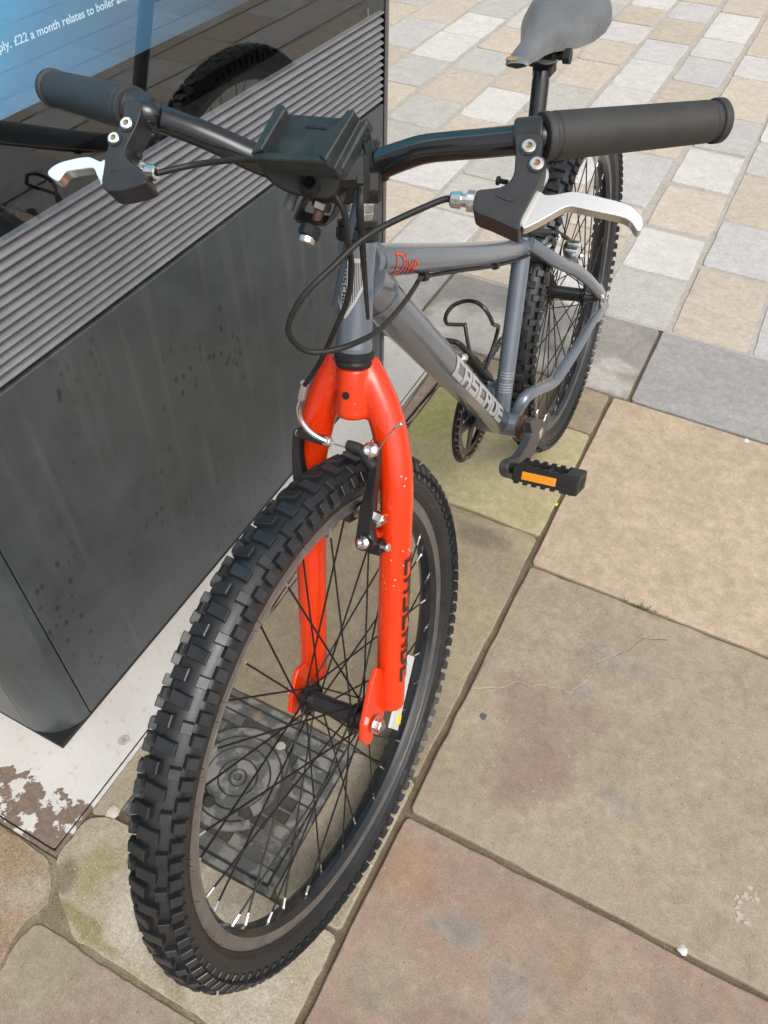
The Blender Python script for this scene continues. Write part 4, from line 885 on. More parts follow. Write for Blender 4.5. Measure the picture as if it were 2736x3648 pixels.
wrap_text('Dive', l0, tdv, 0.0168, F0[0], R_(8), 0.0235, (l1 - l0).length, -1, off=0.0008, shear=-0.1).build('lettering', DECAL_R, frame_o)
# head badge: pale arrow plate with dark stripes, wrapped on the head tube
fwd = -(F0[1] - hd * F0[1].dot(hd)).normalized()
def HT(s, th, off): # s along tube from the lower end, th from straight ahead towards the rider's left
    return ht0 + hd * s + (fwd * math.cos(th) + F0[0] * math.sin(th)) * (0.0181 + off)
k = M(); n = 16; th_a, th_b = R_(-42), R_(58)
def badge_low(t_): return 0.034 + 0.034 * abs(t_ - 0.36) ** 1.2 / 0.55
for i in range(n):
    t0_, t1_ = i / n, (i + 1) / n; a0, a1 = th_a + (th_b - th_a) * t0_, th_a + (th_b - th_a) * t1_
    for j in range(6):
        f0, f1 = j / 6, (j + 1) / 6; h0, h1 = badge_low(t0_), badge_low(t1_)
        k.add([HT(h0 + (0.093 - h0) * f0, a0, .0006), HT(h1 + (0.093 - h1) * f0, a1, .0006), HT(h1 + (0.093 - h1) * f1, a1, .0006), HT(h0 + (0.093 - h0) * f1, a0, .0006)], [[0, 1, 2, 3]], 0, True)
k.build('head_badge', DECAL_W, frame_o)
k = M()
for i in range(17):
    t_ = 0.10 + 0.80 * i / 16
    if 0.22 < t_ < 0.41: continue
    a0 = th_a + (th_b - th_a) * (t_ - 0.011); a1 = th_a + (th_b - th_a) * (t_ + 0.011); h0 = badge_low(t_) + 0.006
    for j in range(5):
        z0, z1 = h0 + (0.089 - h0) * j / 5, h0 + (0.089 - h0) * (j + 1) / 5; k.add([HT(z0, a0, .001), HT(z0, a1, .001), HT(z1, a1, .001), HT(z1, a0, .001)], [[0, 1, 2, 3]], 0, True)
k.build('badge_stripes', DECAL_B, frame_o)
rects2, tot2 = block_letters('CASCADE', t=0.22, w=0.74, gap=0.16)
k = M(); bl_ = 0.047
for a, b, c, e in rects2:   # reads downwards
    sa, se = 0.088 - a / tot2 * bl_, 0.088 - c / tot2 * bl_; tA, tB = R_(-17) + b * R_(15), R_(-17) + e * R_(15)
    k.add([HT(sa, tA, .0011), HT(se, tA, .0011), HT(se, tB, .0011), HT(sa, tB, .0011)], [[0, 1, 2, 3]])
k.build('lettering', DECAL_B, frame_o)
# pale makers' label low on the seat tube: a few lines of small print
k = M(); sd = (st_t - st_b).normalized(); sf = -(F0[1] - sd * F0[1].dot(sd)).normalized(); rng = random.Random(4)
for i in range(7):
    z = 0.052 + i * 0.0046 + (0.006 if i > 3 else 0)
    x = -20
    while x < 62:
        wdt = rng.uniform(3, 8); a0, a1 = R_(x), R_(x + wdt)
        k.add([st_b + sd * zz + (sf * math.cos(q) + F0[0] * math.sin(q)) * 0.0152 for zz, q in ((z, a0), (z, a1), (z + 0.0024, a1), (z + 0.0024, a0))], [[0, 1, 2, 3]]); x += wdt + rng.uniform(1.5, 4)
k.build('rubbed_label', mat('rubbed_print', (0.30, 0.31, 0.33), 0.5), frame_o)

# ---- headset and stem
k = M()
lathe(k, ht0 - hd * 0.0165, hd, [(0, .0001), (0, .0185), (0.004, .0195), (0.0075, .0178), (0.0085, .0205), (0.0145, .0208), (0.0165, .0190), (0.0165, .0001)], 32, sm=True)
k2_ = M(); lathe(k2_, ht1, hd, [(0, .0001), (0, .0195), (0.003, .0212), (0.011, .0210), (0.013, .0185), (0.014, .0200), (0.018, .0198), (0.019, .0150), (0.019, .0001)], 32, sm=True)
hs_o = k.build('headset', [BLACK], bike); k2_.build('upper_cup', BLACK, hs_o)
s0 = ht1 + hd * 0.019; k = M()
lathe(k, s0, hd, [(0, .0001), (0, .0142), (0.040, .0142), (0.040, .0001)], 26, 0)
for i in range(4): lathe(k, s0 + hd * (0.005 + i * 0.0085), hd, [(0, .0143), (0.0003, .01465), (0.0012, .01465), (0.0015, .0143)], 26, 1)
k.build('steerer', [DULL, CHROME], bike)
bar_c = AT((1192, 612), BB(0.185, 0, 0), FB[1])
stem_b = s0 + hd * 0.052
k = M(); lathe(k, s0 + hd * 0.034, hd, [(0, .0001), (0, .0185), (0.034, .0185), (0.036, .016), (0.036, .0001)], 24)
tube(k, [stem_b, bar_c], [0.017, 0.0175], 18); tube(k, [bar_c - FB[0] * 0.024, bar_c + FB[0] * 0.024], 0.0195, 22)
box(k, bar_c - FB[1] * 0.016, FB[0] * 0.020, FB[1] * 0.006, FB[2] * 0.019, bev=0.002)
for sx2 in (-1, 1): cyl(k, s0 + hd * (0.045 + 0.012 * sx2) + FB[1] * .018 + FB[0] * 0.010, s0 + hd * (0.045 + 0.012 * sx2) + FB[1] * .018 - FB[0] * 0.010, 0.005, 12)
k.build('stem', BLACK, bike)

# ---- handlebar
R3, L3 = V((-0.0569, 0.7253, 0.9701)), V((-0.6636, 0.5833, 0.9333))     # grip ends
R2, L2 = V((-0.1676, 0.6074, 0.9799)), V((-0.5141, 0.5264, 0.9589))     # inner grip ends
R2 = AT((1942, 488), BB(0.1696, 0.1750, 0.6433), FB[1]); L2 = BB(0.1696, -0.1783, 0.6433); R3 = BB(0.2595, 0.3121, 0.6273); L3 = BB(0.2595, -0.3121, 0.6273)
def AP(q, r): return AT(q, BB(r, 0, 0), FB[1])
rp_ = [AP((1312, 604), 0.184), AP((1375, 577), 0.182), AP((1440, 553), 0.179), AP((1510, 532), 0.176), AP((1600, 521), 0.173), AP((1750, 508), 0.171)]
lp_ = [AP((1062, 612), 0.184), AP((960, 581), 0.182), AP((880, 550), 0.179), AP((790, 508), 0.176), AP((690, 466), 0.173), AP((570, 422), 0.171)]
L2 = AT((470, 388), L2, FB[1]); L3 = AT((183, 312), L3, FB[1])
barpts = spline([L3, L2] + lp_[::-1] + [bar_c] + rp_ + [R2], 6) + [R3]
m = M(); tube(m, barpts, [0.0111, 0.0111, 0.0111, 0.0115, 0.0124, 0.0127, 0.0127, 0.0124, 0.0116, 0.0111, 0.0111, 0.0111], 24)
hb = m.build('handlebar', GLOSS_BLACK, bike)
def grip(a, b):
    d = (b - a); ln = d.length; k = M()
    lathe(k, a - d.normalized() * 0.004, d, [(0, .0112), (0, .0172), (0.001, .0180), (0.006, .0180), (0.0075, .0168), (0.010, .0168), (0.0115, .0178), (ln - 0.012, .0162), (ln - 0.010, .0152), (ln - 0.006, .0152), (ln - 0.005, .0172), (ln + 0.001, .0172), (ln + 0.0025, .0160), (ln + 0.0028, .0100), (ln + 0.001, .0001)], 32)
    return k.build('grip', RUBBER, hb)
grip(R2, R3); grip(L2, L3)

# ---- brake levers
BETA = R_(38); LQ = -FB[1] * math.cos(BETA) - FB[2] * math.sin(BETA)
LN = FB[0].cross(LQ).normalized()
if LN.dot(CAM - R2) < 0: LN = -LN
def lever(side, body, blade, tab, bolts, barrel, screw, edge, clampc):
    P0 = R2 if side > 0 else L2
    def A(q, off=0): return AT(q, P0 + LN * off, LN)
    k0 = M(); prism(k0, smooth_poly([A(q, 0.0155) for q in body], 3), LN, -0.023, 0.0)
    bo = soften(weld(k0.build('brake_lever', LEVER_BLACK, bike)), 0.0030); k = M()
    # clamp band round the bar
    ax = (R3 - R2).normalized() * side if False else FB[0] * side
    c0 = clampc; dr = ((R2 - rp_[-1]) if side > 0 else (L2 - lp_[-1])).normalized()
    lathe(k, c0 - dr * 0.0115, dr, [(0, .0113), (0, .0142), (0.0012, .0150), (0.0208, .0150), (0.022, .0142), (0.022, .0113)], 28)
    k.build('lever_clamp', LEVER_BLACK, bo)
    k = M(); prism(k, smooth_poly([A(q, 0.005) for q in blade], 2), LN, -0.0105, 0.0); soften(weld(k.build('lever_blade', ALU, bo)), 0.0044, 5)
    if tab:
        k = M(); prism(k, smooth_poly([A(q) for q in tab], 3), LN, -0.004, 0.003, 0.001); k.build('lever_tab', ALU, bo)
    for q, r in bolts:
        c = A(q, 0.0158); k = M(); cyl(k, c - LN * 0.001, c + LN * 0.0008, r * 1.28, 22, mi=1); 
        lathe(k, c + LN * 0.0008, LN, [(0, r), (0.0012, r), (0.0018, r * .85), (0.0018, r * .5), (0.0002, r * .48), (0.0002, .0001)], 24, sm=False, seg_mi=[0, 0, 0, 0, 2])
        k.build('socket_bolt', [CHROME, LEVER_BLACK, mat('brass_socket', (0.25, 0.17, 0.09), 0.4, metal=0.7)], bo)
    a, b, c2 = [A(q, 0.0005) for q in barrel]; d = (b - a); k = M()
    lathe(k, a, d, [(0, .0001), (0, .0082), (d.length * .30, .0082), (d.length * .30, .0052), (d.length * .52, .0050), (d.length * .55, .0068), (d.length * .95, .0062), (d.length, .0050), (d.length, .0001)], 12, sm=False); k.build('barrel_adjuster', CHROME, bo)
    a, b = [A(q, -0.001) for q in screw]; k = M(); d = b - a
    cyl(k, a, b, 0.0017, 8); cyl(k, b, b + d.normalized() * 0.003, 0.0034, 12, bev=0.0006)
    for i in range(6): lathe(k, a + d * (i / 6), d, [(0, .0017), (0.0006, .0022), (0.0012, .0017)], 8)
    k.build('reach_screw', BLACK, bo)
    # moulded oval badge
    e = [A(q, 0.0156) for q in edge]; k = M(); prism(k, smooth_poly(e, 3), LN, -0.001, 0.0005, 0.0003); k.build('moulded_badge', LEVER_BLACK, bo)
    return bo
c4 = lambda p: cr(1380, 500, 2.765, p); z1 = lambda p: cr(1850, 300, 3.318, p); z2 = lambda p: cr(0, 0, 2.37, p)
lever(1, c4([(1270, -60), (1262, 60), (1250, 300), (1195, 405), (1110, 455), (1000, 472), (895, 487), (862, 540), (848, 690), (1010, 765), (1210, 855), (1295, 880), (1318, 780), (1390, 640), (1475, 480), (1545, 340), (1566, 260), (1545, 195), (1520, 130), (1520, -60)]),
      z1([(225, 1252), (300, 1300), (430, 1297), (620, 1263), (770, 1280), (1000, 1338), (1270, 1405), (1385, 1480), (1452, 1560), (1462, 1650), (1440, 1722), (1385, 1730), (1335, 1650), (1260, 1590), (1100, 1545), (830, 1490), (680, 1455), (560, 1448), (400, 1530), (230, 1625), (80, 1698), (30, 1690), (15, 1600), (50, 1505), (130, 1390)]),
      z1([(200, 1262), (265, 1130), (325, 1005), (350, 1065), (330, 1130), (265, 1225)]),
      [(c4([(1394, 65)])[0], 0.0053), (c4([(1471, 236)])[0], 0.0053)],
      c4([(862, 600), (620, 580), (0, 0)]), c4([(1190, 415), (1110, 400)]), c4([(1070, 525), (1110, 505), (1245, 555), (1260, 590), (1220, 608), (1085, 560)]), AP((1893, 490), 0.1703))
lever(-1, z2([(1050, 840), (1035, 1000), (990, 1075), (935, 1165), (905, 1250), (885, 1340), (868, 1450), (855, 1550), (885, 1602), (950, 1612), (1060, 1598), (1222, 1545), (1215, 1480), (1180, 1410), (1105, 1370), (1062, 1320), (1058, 1250), (1100, 1160), (1150, 1060), (1185, 950), (1180, 860)]),
      z2([(888, 1345), (850, 1362), (810, 1345), (755, 1322), (690, 1325), (600, 1343), (500, 1372), (432, 1412), (398, 1460), (425, 1500), (478, 1530), (505, 1515), (540, 1462), (600, 1442), (700, 1428), (782, 1420), (812, 1470), (855, 1560), (868, 1500)]),
      None, [(z2([(1073, 1048)])[0], 0.0053), (z2([(967, 1173)])[0], 0.0050)],
      z2([(1150, 1445), (1325, 1462), (0, 0)]), z2([(1085, 1312), (1165, 1315)]), z2([(935, 1428), (960, 1418), (1025, 1415), (1028, 1438), (990, 1450), (945, 1450)]), AP(z2([(1165, 925)])[0], 0.1703))

# ---- cables
D1 = lambda p: [(a * 1.6492, b * 1.6492) for a, b in p]
def cable(name, nodes, r, mt, parent, n=10, k=8):
    m = M(); tube(m, spline(nodes, k), r, n); return m.build(name, mt, parent)
lp = lambda q, off=0.0005: AT(q, R2 + LN * off, LN)
rq_ = D1([(900, 452), (800, 505), (715, 580), (655, 640), (624, 700), (632, 735), (660, 757), (700, 760), (760, 744), (820, 712), (868, 660), (895, 622), (906, 604)])
rd_ = [0.655, 0.655, 0.645, 0.645, 0.655, 0.665, 0.675, 0.680, 0.69, 0.725, 0.80, 0.86, 0.885]
tt_u = lambda q, dv, l=0.0: A0(q, l) 
clip1, clip2 = A0(D1([(916, 597)])[0], 0.002), A0(D1([(1070, 574)])[0], 0.003)
rear_nodes = [lp(c4([(640, 580)])[0]), lp(c4([(480, 610)])[0])] + [AD(q, d) for q, d in zip(rq_[1:], rd_[1:])] + [clip1, A0(D1([(990, 585)])[0], 0.003), clip2, A0(D1([(1130, 556)])[0], 0.010), A0(D1([(1185, 530)])[0], 0.022)]
cb = cable('rear_brake_cable', rear_nodes, 0.0026, BLACK, bike)
for c in (clip1, clip2):
    k = M(); cyl(k, c - tdv.normalized() * 0.006, c + tdv.normalized() * 0.006, 0.0058, 14, bev=0.0008); box(k, c + F0[2] * 0.006, tdv.normalized() * 0.004, F0[0] * 0.004, F0[2] * 0.004, bev=0.0005); k.build('cable_clip', [BLACK], frame_o)
fq = D1([(420, 356), (500, 346), (555, 346)])
f_l = AT(z2([(1325, 1462)])[0], L2 + LN * .0005, LN)
fd = [0.735, 0.72, 0.715]
front_nodes = [f_l, AD(fq[0], 0.745), AD(fq[1], 0.725), AD(fq[2], 0.71), AD((1010, 600), 0.695), AD((1100, 655), 0.68)] + [AD(q, d) for q, d in zip([(1175, 680), (1225, 755), (1240, 860), (1252, 950), (1240, 1060), (1200, 1160), (1140, 1290), (1085, 1372)], (0.665, 0.665, 0.675, 0.70, 0.72, 0.74, 0.775, 0.80))]
cable('front_brake_cable', front_nodes, 0.0026, BLACK, bike)
def tie(name, pts, ds, mt, wdt=0.0030):
    m = M(); P = [AD(q, d) for q, d in zip(pts, ds)]; tube(m, spline(P, 4), [wdt, wdt, wdt * .9, wdt * .5], 8, flat=(0.35, 1.0), up=-fw); return m.build(name, mt, bike)
tie('cable_tie', D1([(774, 385), (770, 440), (752, 520), (735, 600), (720, 662)]), [0.69, 0.685, 0.69, 0.70, 0.715], BLUETIE, 0.0032)
tie('cable_tie', D1([(781, 400), (778, 450), (783, 530), (788, 600), (795, 690)]), [0.685, 0.68, 0.70, 0.715, 0.735], BLACK, 0.0030)
k = M(); tc = rp_[0] * 0.4 + rp_[1] * 0.6; td = (rp_[1] - rp_[0]).normalized(); lathe(k, tc - td * 0.002, td, [(0, .0130), (0, .0142), (0.0042, .0142), (0.0042, .0130)], 26)
bxc = AD((1284, 643), 0.672); box(k, bxc, CR * 0.0032, CU * 0.0034, fw * 0.002, bev=0.0006); k.build('cable_tie_loop', BLACK, bike)

# ---- battery cradle on the bar
TC = V((-0.365, 0.44, 1.05))
axB, uB, vB = FB
yaw_, tau, rol = -0.336, 0.5442, 0.1543
ta_ = axB * math.cos(yaw_) + uB * math.sin(yaw_); tb_ = -axB * math.sin(yaw_) + uB * math.cos(yaw_)
TW = tb_ * math.cos(tau) + vB * math.sin(tau); tn = ta_.cross(TW); TX = ta_ * math.cos(rol) + tn * math.sin(rol); TN = TX.cross(TW).normalized()
if TN.dot(CAM - TC) < 0: TN = -TN
TC = AD((1077.3, 476.5), 0.610); W_, H_ = 0.0723 / 2, 0.0405 / 2
TX = TX.normalized(); TW = (TW - TX * TW.dot(TX)).normalized()
c5 = lambda p: cr(900, 350, 3.016, p)
def AT5(q, off=0): return AT(q, TC + TN * off, TN)
k = M()
floor = [AT5(q, -0.004) for q in c5([(150, 580), (740, 640), (960, 262), (360, 205)])]
prism(k, [AT5(q, -0.004) for q in c5([(20, 640), (820, 740), (1180, 215), (290, 150)])], TN, -0.014, 0.0, 0.0015)
prism(k, [AT5(q) for q in c5([(0, 615), (115, 575), (365, 150), (345, 95), (285, 85)])], TN, -0.006, 0.003, 0.0012)
prism(k, [AT5(q) for q in c5([(0, 605), (0, 650), (790, 700), (830, 650), (740, 628), (130, 575)])], TN, -0.010, 0.0005, 0.001)
prism(k, [AT5(q) for q in c5([(730, 640), (800, 690), (1110, 175), (1100, 150), (1035, 148), (945, 265)])], TN, -0.006, 0.0028, 0.001)
prism(k, [AT5(q, -0.004) for q in c5([(815, 750), (880, 760), (1160, 240), (1130, 190)])], TN, -0.008, 0.0005, 0.0008)
prism(k, [AT5(q, -0.008) for q in c5([(880, 790), (960, 740), (1240, 230), (1215, 195), (1165, 235)])], TN, -0.010, 0.0, 0.0015)
cr_o = k.build('battery_cradle', MOUNT, bike)
k = M(); prism(k, [AT5(q, -0.004) for q in c5([(565, 320), (795, 342), (805, 312), (580, 290)])], TN, -0.002, 0.0008, 0.0003); k.build('latch_slot', KDARK, cr_o)
# side cheek with four small windows, and the bowl under the tray
k = M(); chk = [AT5(q, -0.012) for q in c5([(1170, 330), (1225, 240), (1320, 560), (1210, 625)])]; prism(k, chk, (CAM - TC), -0.012, 0.0, 0.001); k.build('cradle_cheek', MOUNT, cr_o)
for (x, y) in ((1195, 395), (1222, 335), (1215, 475), (1247, 425)):
    k = M(); q = [AT5(p, -0.012) for p in c5([(x - 16, y + 34), (x - 20, y - 14), (x + 10, y - 44), (x + 20, y + 6)])]; prism(k, q, (CAM - TC), -0.001, 0.0006); k.build('cheek_window', KDARK, cr_o)
k = M(); bw = c5([(100, 770), (150, 860), (240, 940), (400, 1030), (560, 1060), (700, 1085), (860, 1075), (930, 960), (950, 840), (900, 720), (500, 660), (200, 660)])
prism(k, smooth_poly([AD(q, 0.652) for q in bw], 2), CAM - TC, -0.045, 0.0); mb_o = soften(weld(k.build('mount_body', BLACK, bike)), 0.008, 4)
k = M(); bo = AD(c5([(612, 930)])[0], 0.646); lathe(k, bo + fw * 0.006, -fw, [(0, .0001), (0, .0078), (0.010, .0070), (0.011, .0062), (0.011, .0045), (0.004, .004), (0.004, .0001)], 22); k.build('mount_boss', BLACK, mb_o)
k = M(); box(k, AD((1240, 638), 0.705), CR * 0.018, CU * 0.014, fw * 0.02, bev=0.005); box(k, AD((1318, 668), 0.72), CR * 0.010, CU * 0.010, fw * 0.012, bev=0.003); k.build('bar_clamp', BLACK, bike)
# bent steel strap hanging below, its bolt and adjuster
sp = [AD(q, 0.675) for q in c5([(610, 985), (520, 1130), (448, 1285), (480, 1322), (620, 1350), (770, 1365), (810, 1340), (868, 1220), (925, 1050)])]
k = M(); e = (fw * 0.6 + CU * 0.5 + CR * 0.25).normalized() * 0.019; K = len(sp); th = 0.0011
ins = []
for i in range(K):
    tg = (sp[min(i + 1, K - 1)] - sp[max(i - 1, 0)]).normalized(); nn_ = tg.cross(e.normalized()).normalized(); ins.append((sp[i] + nn_ * th, sp[i] - nn_ * th))
vs = []
for a, b in ins: vs += [a, b, b + e, a + e]
k.add(vs, [[i * 4 + j, i * 4 + (j + 1) % 4, (i + 1) * 4 + (j + 1) % 4, (i + 1) * 4 + j] for i in range(K - 1) for j in range(4)] + [[0, 1, 2, 3], [4 * K - 1, 4 * K - 2, 4 * K - 3, 4 * K - 4]])
strap = k.build('steel_strap', BLACK, bike)
a, b, c3, d4 = [AD(q, 0.683) for q in c5([(745, 1130), (680, 1330), (610, 1420), (575, 1560)])]
k = M(); tube(k, [a, b], 0.0042, 10); k.build('strap_bolt', RUST, bike)
k = M(); hexa(k, AD(c5([(755, 1105)])[0], 0.682), AD(c5([(728, 1195)])[0], 0.683), 0.0082); k.build('strap_nut', DULL, bike)
k = M(); cyl(k, AD(c5([(640, 1375)])[0], 0.676), AD(c5([(590, 1490)])[0], 0.674), 0.0092, 8, sm=False, bev=0.001); k.build('adjuster', BLACK, bike)
k = M(); cyl(k, AD(c5([(592, 1480)])[0], 0.673), AD(c5([(572, 1562)])[0], 0.672), 0.0066, 18, bev=0.001); k.build('adjuster_cap', ALU, bike)
k = M(); tube(k, [AD(c5([(445, 1010)])[0], 0.68), AD(c5([(378, 1190)])[0], 0.68)], 0.0046, 12); k.build('cable_stub', mat('grey_stub', (0.10, 0.10, 0.095), 0.5), bike)

# ---- fork
LB = 0.0575
def legpt(v): return 0.036 + (v + 0.02) * 0.361
k = M(); crown_top = ht0 - hd * 0.017
fwd1 = -FN
for s in (1, -1):
    nodes = [B1(legpt(-0.012), s * LB, -0.012), B1(legpt(0.10), s * LB, 0.10), B1(legpt(0.22), s * LB, 0.22), B1(legpt(0.275), s * (LB - 0.001), 0.275), B1(legpt(0.315) + .002, s * 0.049, 0.315), B1(legpt(0.35) + .002, s * 0.0375, 0.35), B1(legpt(0.378), s * 0.0235, 0.378), B1(legpt(0.398), s * 0.012, 0.398)]
    tube(k, spline(nodes, 6), [0.0180, 0.0183, 0.0186, 0.0189, 0.0194, 0.0194, 0.0188, 0.0165], 26)
lathe(k, crown_top - hd * 0.056, hd, [(0, .0001), (0, .0150), (0.003, .0170), (0.04, .0172), (0.0555, .0168), (0.0555, .0001)], 30)
fork = k.build('fork', ORANGE, bike)
rm = fork.modifiers.new('weld', 'REMESH'); rm.mode = 'VOXEL'; rm.voxel_size = 0.0021; rm.use_smooth_shade = True
sm2 = fork.modifiers.new('soften', 'SMOOTH'); sm2.factor = 0.5; sm2.iterations = 14
k = M(); hc = AT(cr(950, 1200, 2.37, [(667, 497)])[0], crown_top - hd * 0.052 - fwd * -0.0172, -fwd); hc = AT(cr(950, 1200, 2.37, [(667, 497)])[0], crown_top + fwd * 0.0172, fwd); cyl(k, hc - fwd * 0.004, hc + fwd * 0.0006, 0.0040, 16); k.build('crown_hole', KDARK, fork)
c2 = lambda p: cr(900, 1950, 2.074, p)
k = M(); prism(k, [A1(q, 0.0535) for q in c2([(905, 888), (940, 893), (958, 1010), (965, 1160), (960, 1210), (935, 1300), (915, 1382), (893, 1375), (880, 1350), (872, 1420), (845, 1455), (812, 1445), (795, 1425), (800, 1320), (830, 1170), (865, 1010)])], F1[0], -0.0030, 0.0030, 0.0012); k.build('fork_dropout', ORANGE, fork)
k = M(); prism(k, [A1(q, -0.0535) for q in c2([(325, 900), (385, 850), (440, 930), (448, 1010), (420, 1060), (365, 1070), (348, 1150), (320, 1238), (268, 1215), (280, 1080), (305, 960)])], F1[0], -0.0030, 0.0030, 0.0012); k.build('fork_dropout', ORANGE, fork)
# black lettering down the outer face of the left leg
la, lb = B1(legpt(0.215), LB, 0.215), B1(legpt(0.0), LB, 0.0)
rects3, tot3 = block_letters('CASCADE', t=0.19, w=0.78, gap=0.17)
lst = la + (lb - la).normalized() * ((A1((1448, 1985), LB) - la).dot((lb - la).normalized()) - 0.020)
wrap(rects3, tot3, lst, (lb - la), 0.0188, F1[0], R_(-10), 0.172, 0.024, -1, off=0.0005, shear=0.0).build('lettering', DECAL_B, fork)
pvb = AF(cr(1000, 1550, 2.37, [(715, 880)])[0], -0.030)
for s in (1, -1):
    q = pvb if s > 0 else pvb - F1[0] * 2 * ((pvb - ORG).dot(F1[0])); k = M(); cyl(k, q + FN * 0.034 + F1[0] * s * 0.012, q, 0.0078, 16); k.build('brake_boss', ORANGE, fork)

# ---- front brake
fb = empty('front_brake', B1(legpt(0.2), 0, 0.2) - FN * 0.03, bike)
c3_ = lambda p: cr(1000, 1550, 2.37, p); c5f = lambda p: cr(950, 1200, 2.37, p)
def arm(poly, off, th=0.0055):
    k = M(); prism(k, smooth_poly([AF(q, off) for q in poly], 3), -FN, -th, th); return soften(weld(k.build('brake_arm', ANOD, fb)), 0.0018)
arm(c3_([(728, 112), (760, 72), (800, 68), (832, 100), (838, 250), (822, 400), (805, 510), (800, 640), (778, 770), (800, 860), (806, 930), (762, 962), (700, 966), (655, 935), (643, 885), (652, 830), (672, 700), (688, 580), (722, 490), (742, 400), (756, 260), (770, 150)]), -0.038)
arm(c5f([(245, 790), (265, 770), (300, 768), (312, 800), (306, 860), (300, 960), (310, 1060), (338, 1190), (350, 1260), (262, 1262), (240, 1150), (232, 1000), (236, 880)]), -0.036)
k = M(); prism(k, [AF(q, -0.045) for q in c5f([(250, 800), (285, 770), (330, 790), (400, 815), (500, 840), (505, 862), (480, 910), (440, 900), (330, 860), (262, 835)])], -FN, -0.004, 0.004, 0.001); k.build('noodle_link', ANOD, fb)
def bolt(c, d, r, h, name, parent, mt=CHROME, soc=True):
    k = M(); d = d.normalized()
    lathe(k, c, d, [(0, .0001), (0, r), (h * .55, r), (h, r * .6), (h, r * .4), (h * .5, r * .38), (h * .5, .0001)] if soc else [(0, .0001), (0, r), (h * .6, r), (h, r * .55), (h, .0001)], 20, sm=True); return k.build(name, mt, parent)
bolt(AF(c3_([(700, 905)])[0], -0.046), (-FN + CU * 0.3), 0.0078, 0.006, 'pivot_bolt', fb)
bolt(AF(c3_([(768, 128)])[0], -0.046), (-FN + CU * 0.3), 0.0085, 0.008, 'cable_bolt', fb)
bolt(AF(c5f([(265, 812)])[0], -0.046), -FN, 0.0040, 0.003, 'link_rivet', fb, soc=False)
k = M(); pa, pb = AF(c3_([(515, 715)])[0], -0.036), AF(c3_([(700, 615)])[0], -0.012)
dpd = (pb - pa).normalized(); box(k, (pa + pb) / 2 + FN * 0.006, dpd * (pb - pa).length * 0.5, F1[0] * 0.0055, dpd.cross(F1[0]).normalized() * 0.0082, bev=0.0022); k.build('brake_pad', TYRE_DUSTY, fb)
k = M(); pb2 = (pa + pb) / 2 - F1[0] * 0.046; box(k, pb2 + FN * 0.006, dpd * (pb - pa).length * 0.5, F1[0] * 0.0055, dpd.cross(F1[0]).normalized() * 0.0082, bev=0.0022); k.build('brake_pad', TYRE_DUSTY, fb)
k = M(); a, b = AF(c3_([(788, 688)])[0], -0.034), AF(c3_([(868, 722)])[0], -0.034); hexa(k, a, b, 0.0078); cyl(k, b, b + (b - a).normalized() * 0.002, 0.0035, 12, mi=1); k.build('pad_nut', [CHROME, DULL], fb)
k = M(); cyl(k, AF(c3_([(655, 660)])[0], -0.024), AF(c3_([(690, 640)])[0], -0.030), 0.0065, 12); k.build('pad_washer', DULL, fb)
k = M(); box(k, AF(c3_([(815, 940)])[0], -0.028), F1[0] * 0.007, FN * 0.007, hd * 0.008, bev=0.001); k.build('spring_housing', BLACK, fb)
k = M(); a, b = AF(c3_([(850, 940)])[0], -0.032), AF(c3_([(888, 946)])[0], -0.032); cyl(k, a, b, 0.0030, 10); cyl(k, b, b + (b - a).normalized() * 0.004, 0.0052, 12, bev=0.001); k.build('tension_screw', CHROME, fb)
nq = c5f([(318, 395), (290, 520), (268, 600), (285, 690), (345, 780), (430, 845), (500, 880), (545, 898)])
nn2 = [AD(nq[0], 0.805)] + [AF(q, -0.046 - 0.004 * (7 - i)) for i, q in enumerate(nq[1:], 1)]
cable('brake_noodle', nn2[1:7], 0.0030, ALU, fb)
k = M(); cyl(k, AD(c5f([(322, 385)])[0], 0.803), nn2[1], 0.0048, 14, bev=0.0006); k.build('noodle_ferrule', ALU, fb)
k = M(); cyl(k, AF(c5f([(488, 875)])[0], -0.047), AF(c5f([(543, 893)])[0], -0.047), 0.0054, 14, bev=0.0008); k.build('noodle_tip', ALU, fb)
cable('brake_wire', [AF(q, -0.046) for q in c5f([(543, 895), (600, 912), (680, 938)])], 0.0009, DULL, fb)
m = M(); bq = spline([AF(q, -0.047) for q in c5f([(685, 915), (760, 935), (815, 970), (850, 1020), (880, 1065), (912, 1100)])], 8)
tube(m, bq, [0.0058 + (0.0009 if (i // 2) % 2 and i > 14 else 0) for i in range(len(bq))], 14); m.build('cable_boot', BOOT, fb)
cable('brake_wire', [AF(q, -0.048) for q in c5f([(900, 1000), (945, 955), (985, 890), (1030, 830), (1085, 765), (1105, 748)])], 0.0008, DULL, fb)
k = M(); cyl(k, AF(c5f([(1092, 757)])[0], -0.048), AF(c5f([(1143, 732)])[0], -0.048), 0.0024, 10, bev=0.0004); k.build('wire_cap', ALU, fb)

